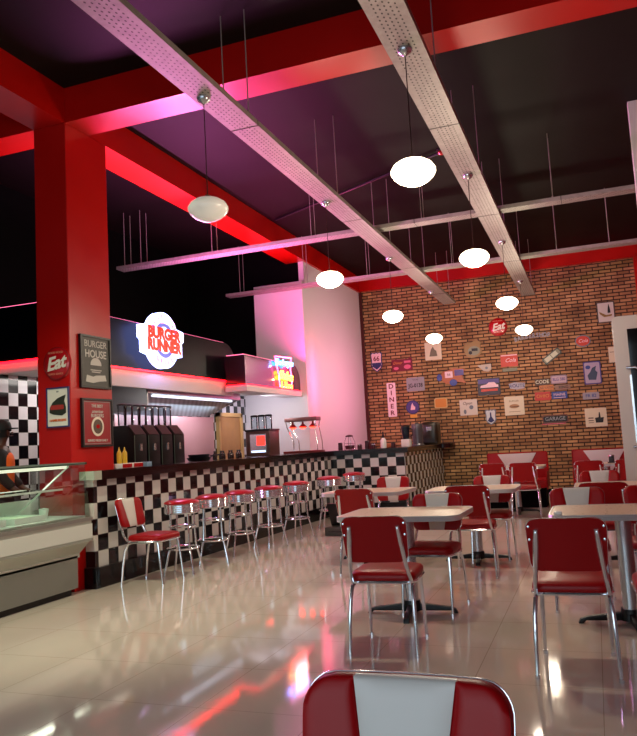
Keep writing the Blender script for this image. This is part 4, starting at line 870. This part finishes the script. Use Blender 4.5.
# ------------------------------------------------------------------ PERSON
def person():
    P = thing('person', 'person in orange vest over black sleeves and dark cap behind the display case', 'person', (-5.79, 6.06, 0), R(-58))
    def skin(name, verts, edges, rad, m, sub=2):
        me = bpy.data.meshes.new(name); me.from_pydata(verts, edges, []); me.update()
        o = bpy.data.objects.new(name, me); COL.objects.link(o); o.parent = P
        md = o.modifiers.new('s', 'SKIN'); md.use_smooth_shade = True
        for i, v in enumerate(me.skin_vertices[0].data if me.skin_vertices else []): pass
        if not me.skin_vertices:
            bm = bmesh.new(); bm.from_mesh(me); bm.verts.layers.skin.verify(); bm.to_mesh(me); bm.free()
        for i, v in enumerate(me.skin_vertices[0].data):
            r = rad[i]; v.radius = r if isinstance(r, tuple) else (r, r)
        me.skin_vertices[0].data[0].use_root = True
        sd_ = o.modifiers.new('b', 'SUBSURF'); sd_.levels = sub; sd_.render_levels = sub
        me.materials.append(m); return o
    # local frame: +y is where the person faces
    V = [(0, 0, .92), (0, .01, 1.08), (0, .0, 1.25), (0, -.01, 1.38), (0, 0, 1.46), (0, .015, 1.53), (0, .03, 1.60), (0, .02, 1.66),
         (-.17, .03, 1.34), (-.22, .05, 1.12), (-.20, .20, .98), (-.17, .27, .96), (.17, .03, 1.34), (.22, .05, 1.12), (.20, .20, .98), (.17, .27, .96),
         (-.10, 0, .84), (-.11, .02, .48), (-.11, -.02, .09), (-.11, .13, .04), (.10, 0, .84), (.11, .02, .48), (.11, -.02, .09), (.11, .13, .04)]
    E_ = [(0, 1), (1, 2), (2, 3), (3, 4), (4, 5), (5, 6), (6, 7), (3, 8), (8, 9), (9, 10), (10, 11), (3, 12), (12, 13), (13, 14), (14, 15), (0, 16), (16, 17), (17, 18), (18, 19), (0, 20), (20, 21), (21, 22), (22, 23)]
    Rr = [(.15, .11), (.13, .10), (.16, .11), (.13, .09), (.055, .055), (.055, .06), (.075, .09), (.06, .07), .06, .045, .035, .03, .06, .045, .035, .03, .09, .06, .042, .035, .09, .06, .042, .035]
    skin('body', V, E_, Rr, mat('person_skin', '#4c2a1c', .5))
    skin('shirt', V[0:4] + [V[8], (-.215, .05, 1.14), V[12], (.215, .05, 1.14), (-.205, .17, 1.01), (.205, .17, 1.01)], [(0, 1), (1, 2), (2, 3), (3, 4), (4, 5), (3, 6), (6, 7), (5, 8), (7, 9)], [(.17, .13), (.145, .115), (.165, .115), (.12, .09), .066, .056, .066, .056, .05, .05], mat('black_sleeve_cloth', '#0e0e10', .8))
    skin('vest', [(0, 0, .90), (0, .01, 1.08), (0, 0, 1.27), (0, -.005, 1.42)], [(0, 1), (1, 2), (2, 3)], [(.18, .145), (.16, .13), (.205, .16), (.18, .14)], mat('orange_cloth', '#e8641a', .7))
    skin('trousers', [V[0], V[16], V[17], (-.11, -.02, .12), V[20], V[21], (.11, -.02, .12)], [(0, 1), (1, 2), (2, 3), (0, 4), (4, 5), (5, 6)], [(.165, .125), .10, .072, .055, .10, .072, .055], mat('dark_trousers', '#15161c', .8))
    G().lathe([(.096, 1.615), (.098, 1.65), (.09, 1.69), (.06, 1.72), (0, 1.73)], (0, .015, 0), seg=20).prism([(-.07, .09), (-.05, .16), (0, .18), (.05, .16), (.07, .09)], 1.625, 1.637, 'xy').done('cap', mat('dark_cap', '#0c0b10', .7), P)
    G().lathe([(.088, 1.54), (.094, 1.58), (.096, 1.62)], (0, -.005, 0), seg=20).done('hair', mat('black_hair', '#080607', .8), P)
    G().lathe([(0, .012), (.01, .008), (.014, 0), (.01, -.01), (0, -.014)], (0, .118, 1.585), seg=10).done('nose', MATS['person_skin'], P)
    for s_ in (-1, 1):
        G().lathe([(0, .008), (.008, .005), (.01, 0), (.008, -.005), (0, -.008)], (s_ * .032, .098, 1.61), seg=10).done('eye', mat('eye_dark', '#1a1412', .2), P)
        G().lathe([(0, .022), (.01, .015), (.012, 0), (.01, -.015), (0, -.02)], (s_ * .088, .01, 1.60), seg=10).done('ear', MATS['person_skin'], P)
        g = G(); bx_, by_, bz_ = s_ * .17, .27, .96
        for k in range(4):
            fx = bx_ + (-.027 + .018 * k); L_ = (.05, .062, .066, .055)[k]
            g.tube([(fx, by_, bz_), (fx, by_ + .05, bz_), (fx, by_ + .05 + L_ * .6, bz_ - .015), (fx, by_ + .05 + L_, bz_ - .035)], [.009, .009, .008, .007], 8)
        g.tube([(bx_ - s_ * .02, by_ + .0, bz_), (bx_ - s_ * .055, by_ + .03, bz_ - .01), (bx_ - s_ * .055, by_ + .06, bz_ - .02)], [.011, .010, .008], 8)
        g.done('fingers', MATS['person_skin'], P)
    G().lathe([(0, .006), (.02, .003), (.022, 0), (0, -.004)], (0, .108, 1.555), seg=10).done('mouth', mat('lip', '#5c2a24', .5), P)
    return P
person()

# ------------------------------------------------------------------ LIGHTS
def light(kind, name, loc, energy, col, rot=(0, 0, 0), size=.1, sy=None):
    l = bpy.data.lights.new(name, kind); l.energy = energy; l.color = col
    o = bpy.data.objects.new(name, l); COL.objects.link(o); o.location = loc; o.rotation_euler = rot
    if kind == 'AREA':
        l.shape = 'RECTANGLE'; l.size = size; l.size_y = sy or size
    elif kind in ('POINT', 'SPOT'): l.shadow_soft_size = size
    return o
WARM = (1, .86, .66)
for x, y, _ in pos: light('POINT', 'pendant_light', (x, y, 2.99), 50, WARM, size=.1)
light('AREA', 'daylight_from_front_windows', (-2.0, -2.85, 2.0), 125, (.78, .88, 1.0), (R(72), 0, 0), 6, 3)
light('AREA', 'case_light', (-4.95, 4.5, 1.19), 14, (1, .94, .75), (0, 0, PI / 2), 2.6, .05)
light('AREA', 'kitchen_hood_light', (-5.72, 9.7, 1.9), 14, (.85, .92, 1), (0, R(60), 0), .1, 2.2)
light('AREA', 'kitchen_light', (-5.75, 7.1, 2.24), 10, (1, .93, .86), (0, 0, 0), .5, .9)
light('AREA', 'kitchen_light_far', (-5.5, 11.5, 2.0), 9, (.9, .85, 1), (R(90), 0, 0), .7, .3)
light('AREA', 'sign_glow', (-5.19, 8.34, 2.76), 32, (1, .5, .95), (0, R(-90), 0), .7, .7)
light('AREA', 'neon_glow', (-4.90, 11.72, 2.5), 9, (1, .22, .4), (0, R(-90), 0), .4, .5)
light('AREA', 'corner_red_fill', (-4.55, 12.95, 2.5), 10, (1, .03, .16), (0, R(90), 0), 1.0, .15)  # added light without a fixture, reddens the white wall near the corner
light('AREA', 'bar_pink_fill', (-3.4, 14.3, 2.4), 34, (1, .17, .46), (0, R(90), 0), 1.5, 2.4)  # added one-sided fill in mid-air, back to camera, turns the side wall pink
light('AREA', 'canopy_cove_light', (-5.22, 8.6, 3.0), 340, (1, .2, .7), (0, R(-145), 0), .1, 3.4)
light('AREA', 'bar_canopy_cove_light', (-4.93, 11.4, 2.8), 80, (1, .04, .3), (0, R(-150), 0), .08, 2)
light('POINT', 'neon_blue_halo', (-4.965, 11.35, 2.64), 1.6, (.15, .2, 1), size=.01)
light('POINT', 'neon_orange_halo', (-4.965, 11.45, 2.42), 1.6, (1, .3, .1), size=.01)
sp = light('SPOT', 'floor_fill_spot_by_case', (-3.0, 3.2, 4.95), 620, (1, .94, .66), (R(28), 0, R(32)), size=.06); sp.data.spot_size = R(62); sp.data.spot_blend = .9  # added out-of-view spot, brightens the floor beside the display case

w = bpy.data.worlds.new('World'); SC.world = w; w.use_nodes = True
w.node_tree.nodes['Background'].inputs[0].default_value = (.65, .78, 1, 1); w.node_tree.nodes['Background'].inputs[1].default_value = .8

# ------------------------------------------------------------------ CAMERA
cam = bpy.data.cameras.new('Camera'); co = bpy.data.objects.new('Camera', cam); COL.objects.link(co); SC.camera = co
f, pitch, roll, yaw = 738.149, .101674, -.0552709, .352219
fwd = Vector((-math.sin(yaw) * math.cos(pitch), math.cos(yaw) * math.cos(pitch), math.sin(pitch)))
rt = Vector((math.cos(yaw), math.sin(yaw), 0)); up = rt.cross(fwd)
r2 = rt * math.cos(roll) + up * math.sin(roll); u2 = -rt * math.sin(roll) + up * math.cos(roll)
Mx = Matrix((r2, u2, -fwd)).transposed().to_4x4(); Mx.translation = (0, 0, H_CAM); co.matrix_world = Mx
cam.sensor_fit = 'HORIZONTAL'; cam.sensor_width = 36; cam.lens = f / 637 * 36; cam.clip_start = .05; cam.clip_end = 100
SC.view_settings.view_transform = 'Standard'; SC.view_settings.look = 'None'; SC.view_settings.exposure = 0; SC.view_settings.gamma = 1
SC.view_settings.use_curve_mapping = False
SC.cycles.use_denoising = True; SC.cycles.sample_clamp_indirect = 6; SC.cycles.max_bounces = 8; SC.cycles.transparent_max_bounces = 12
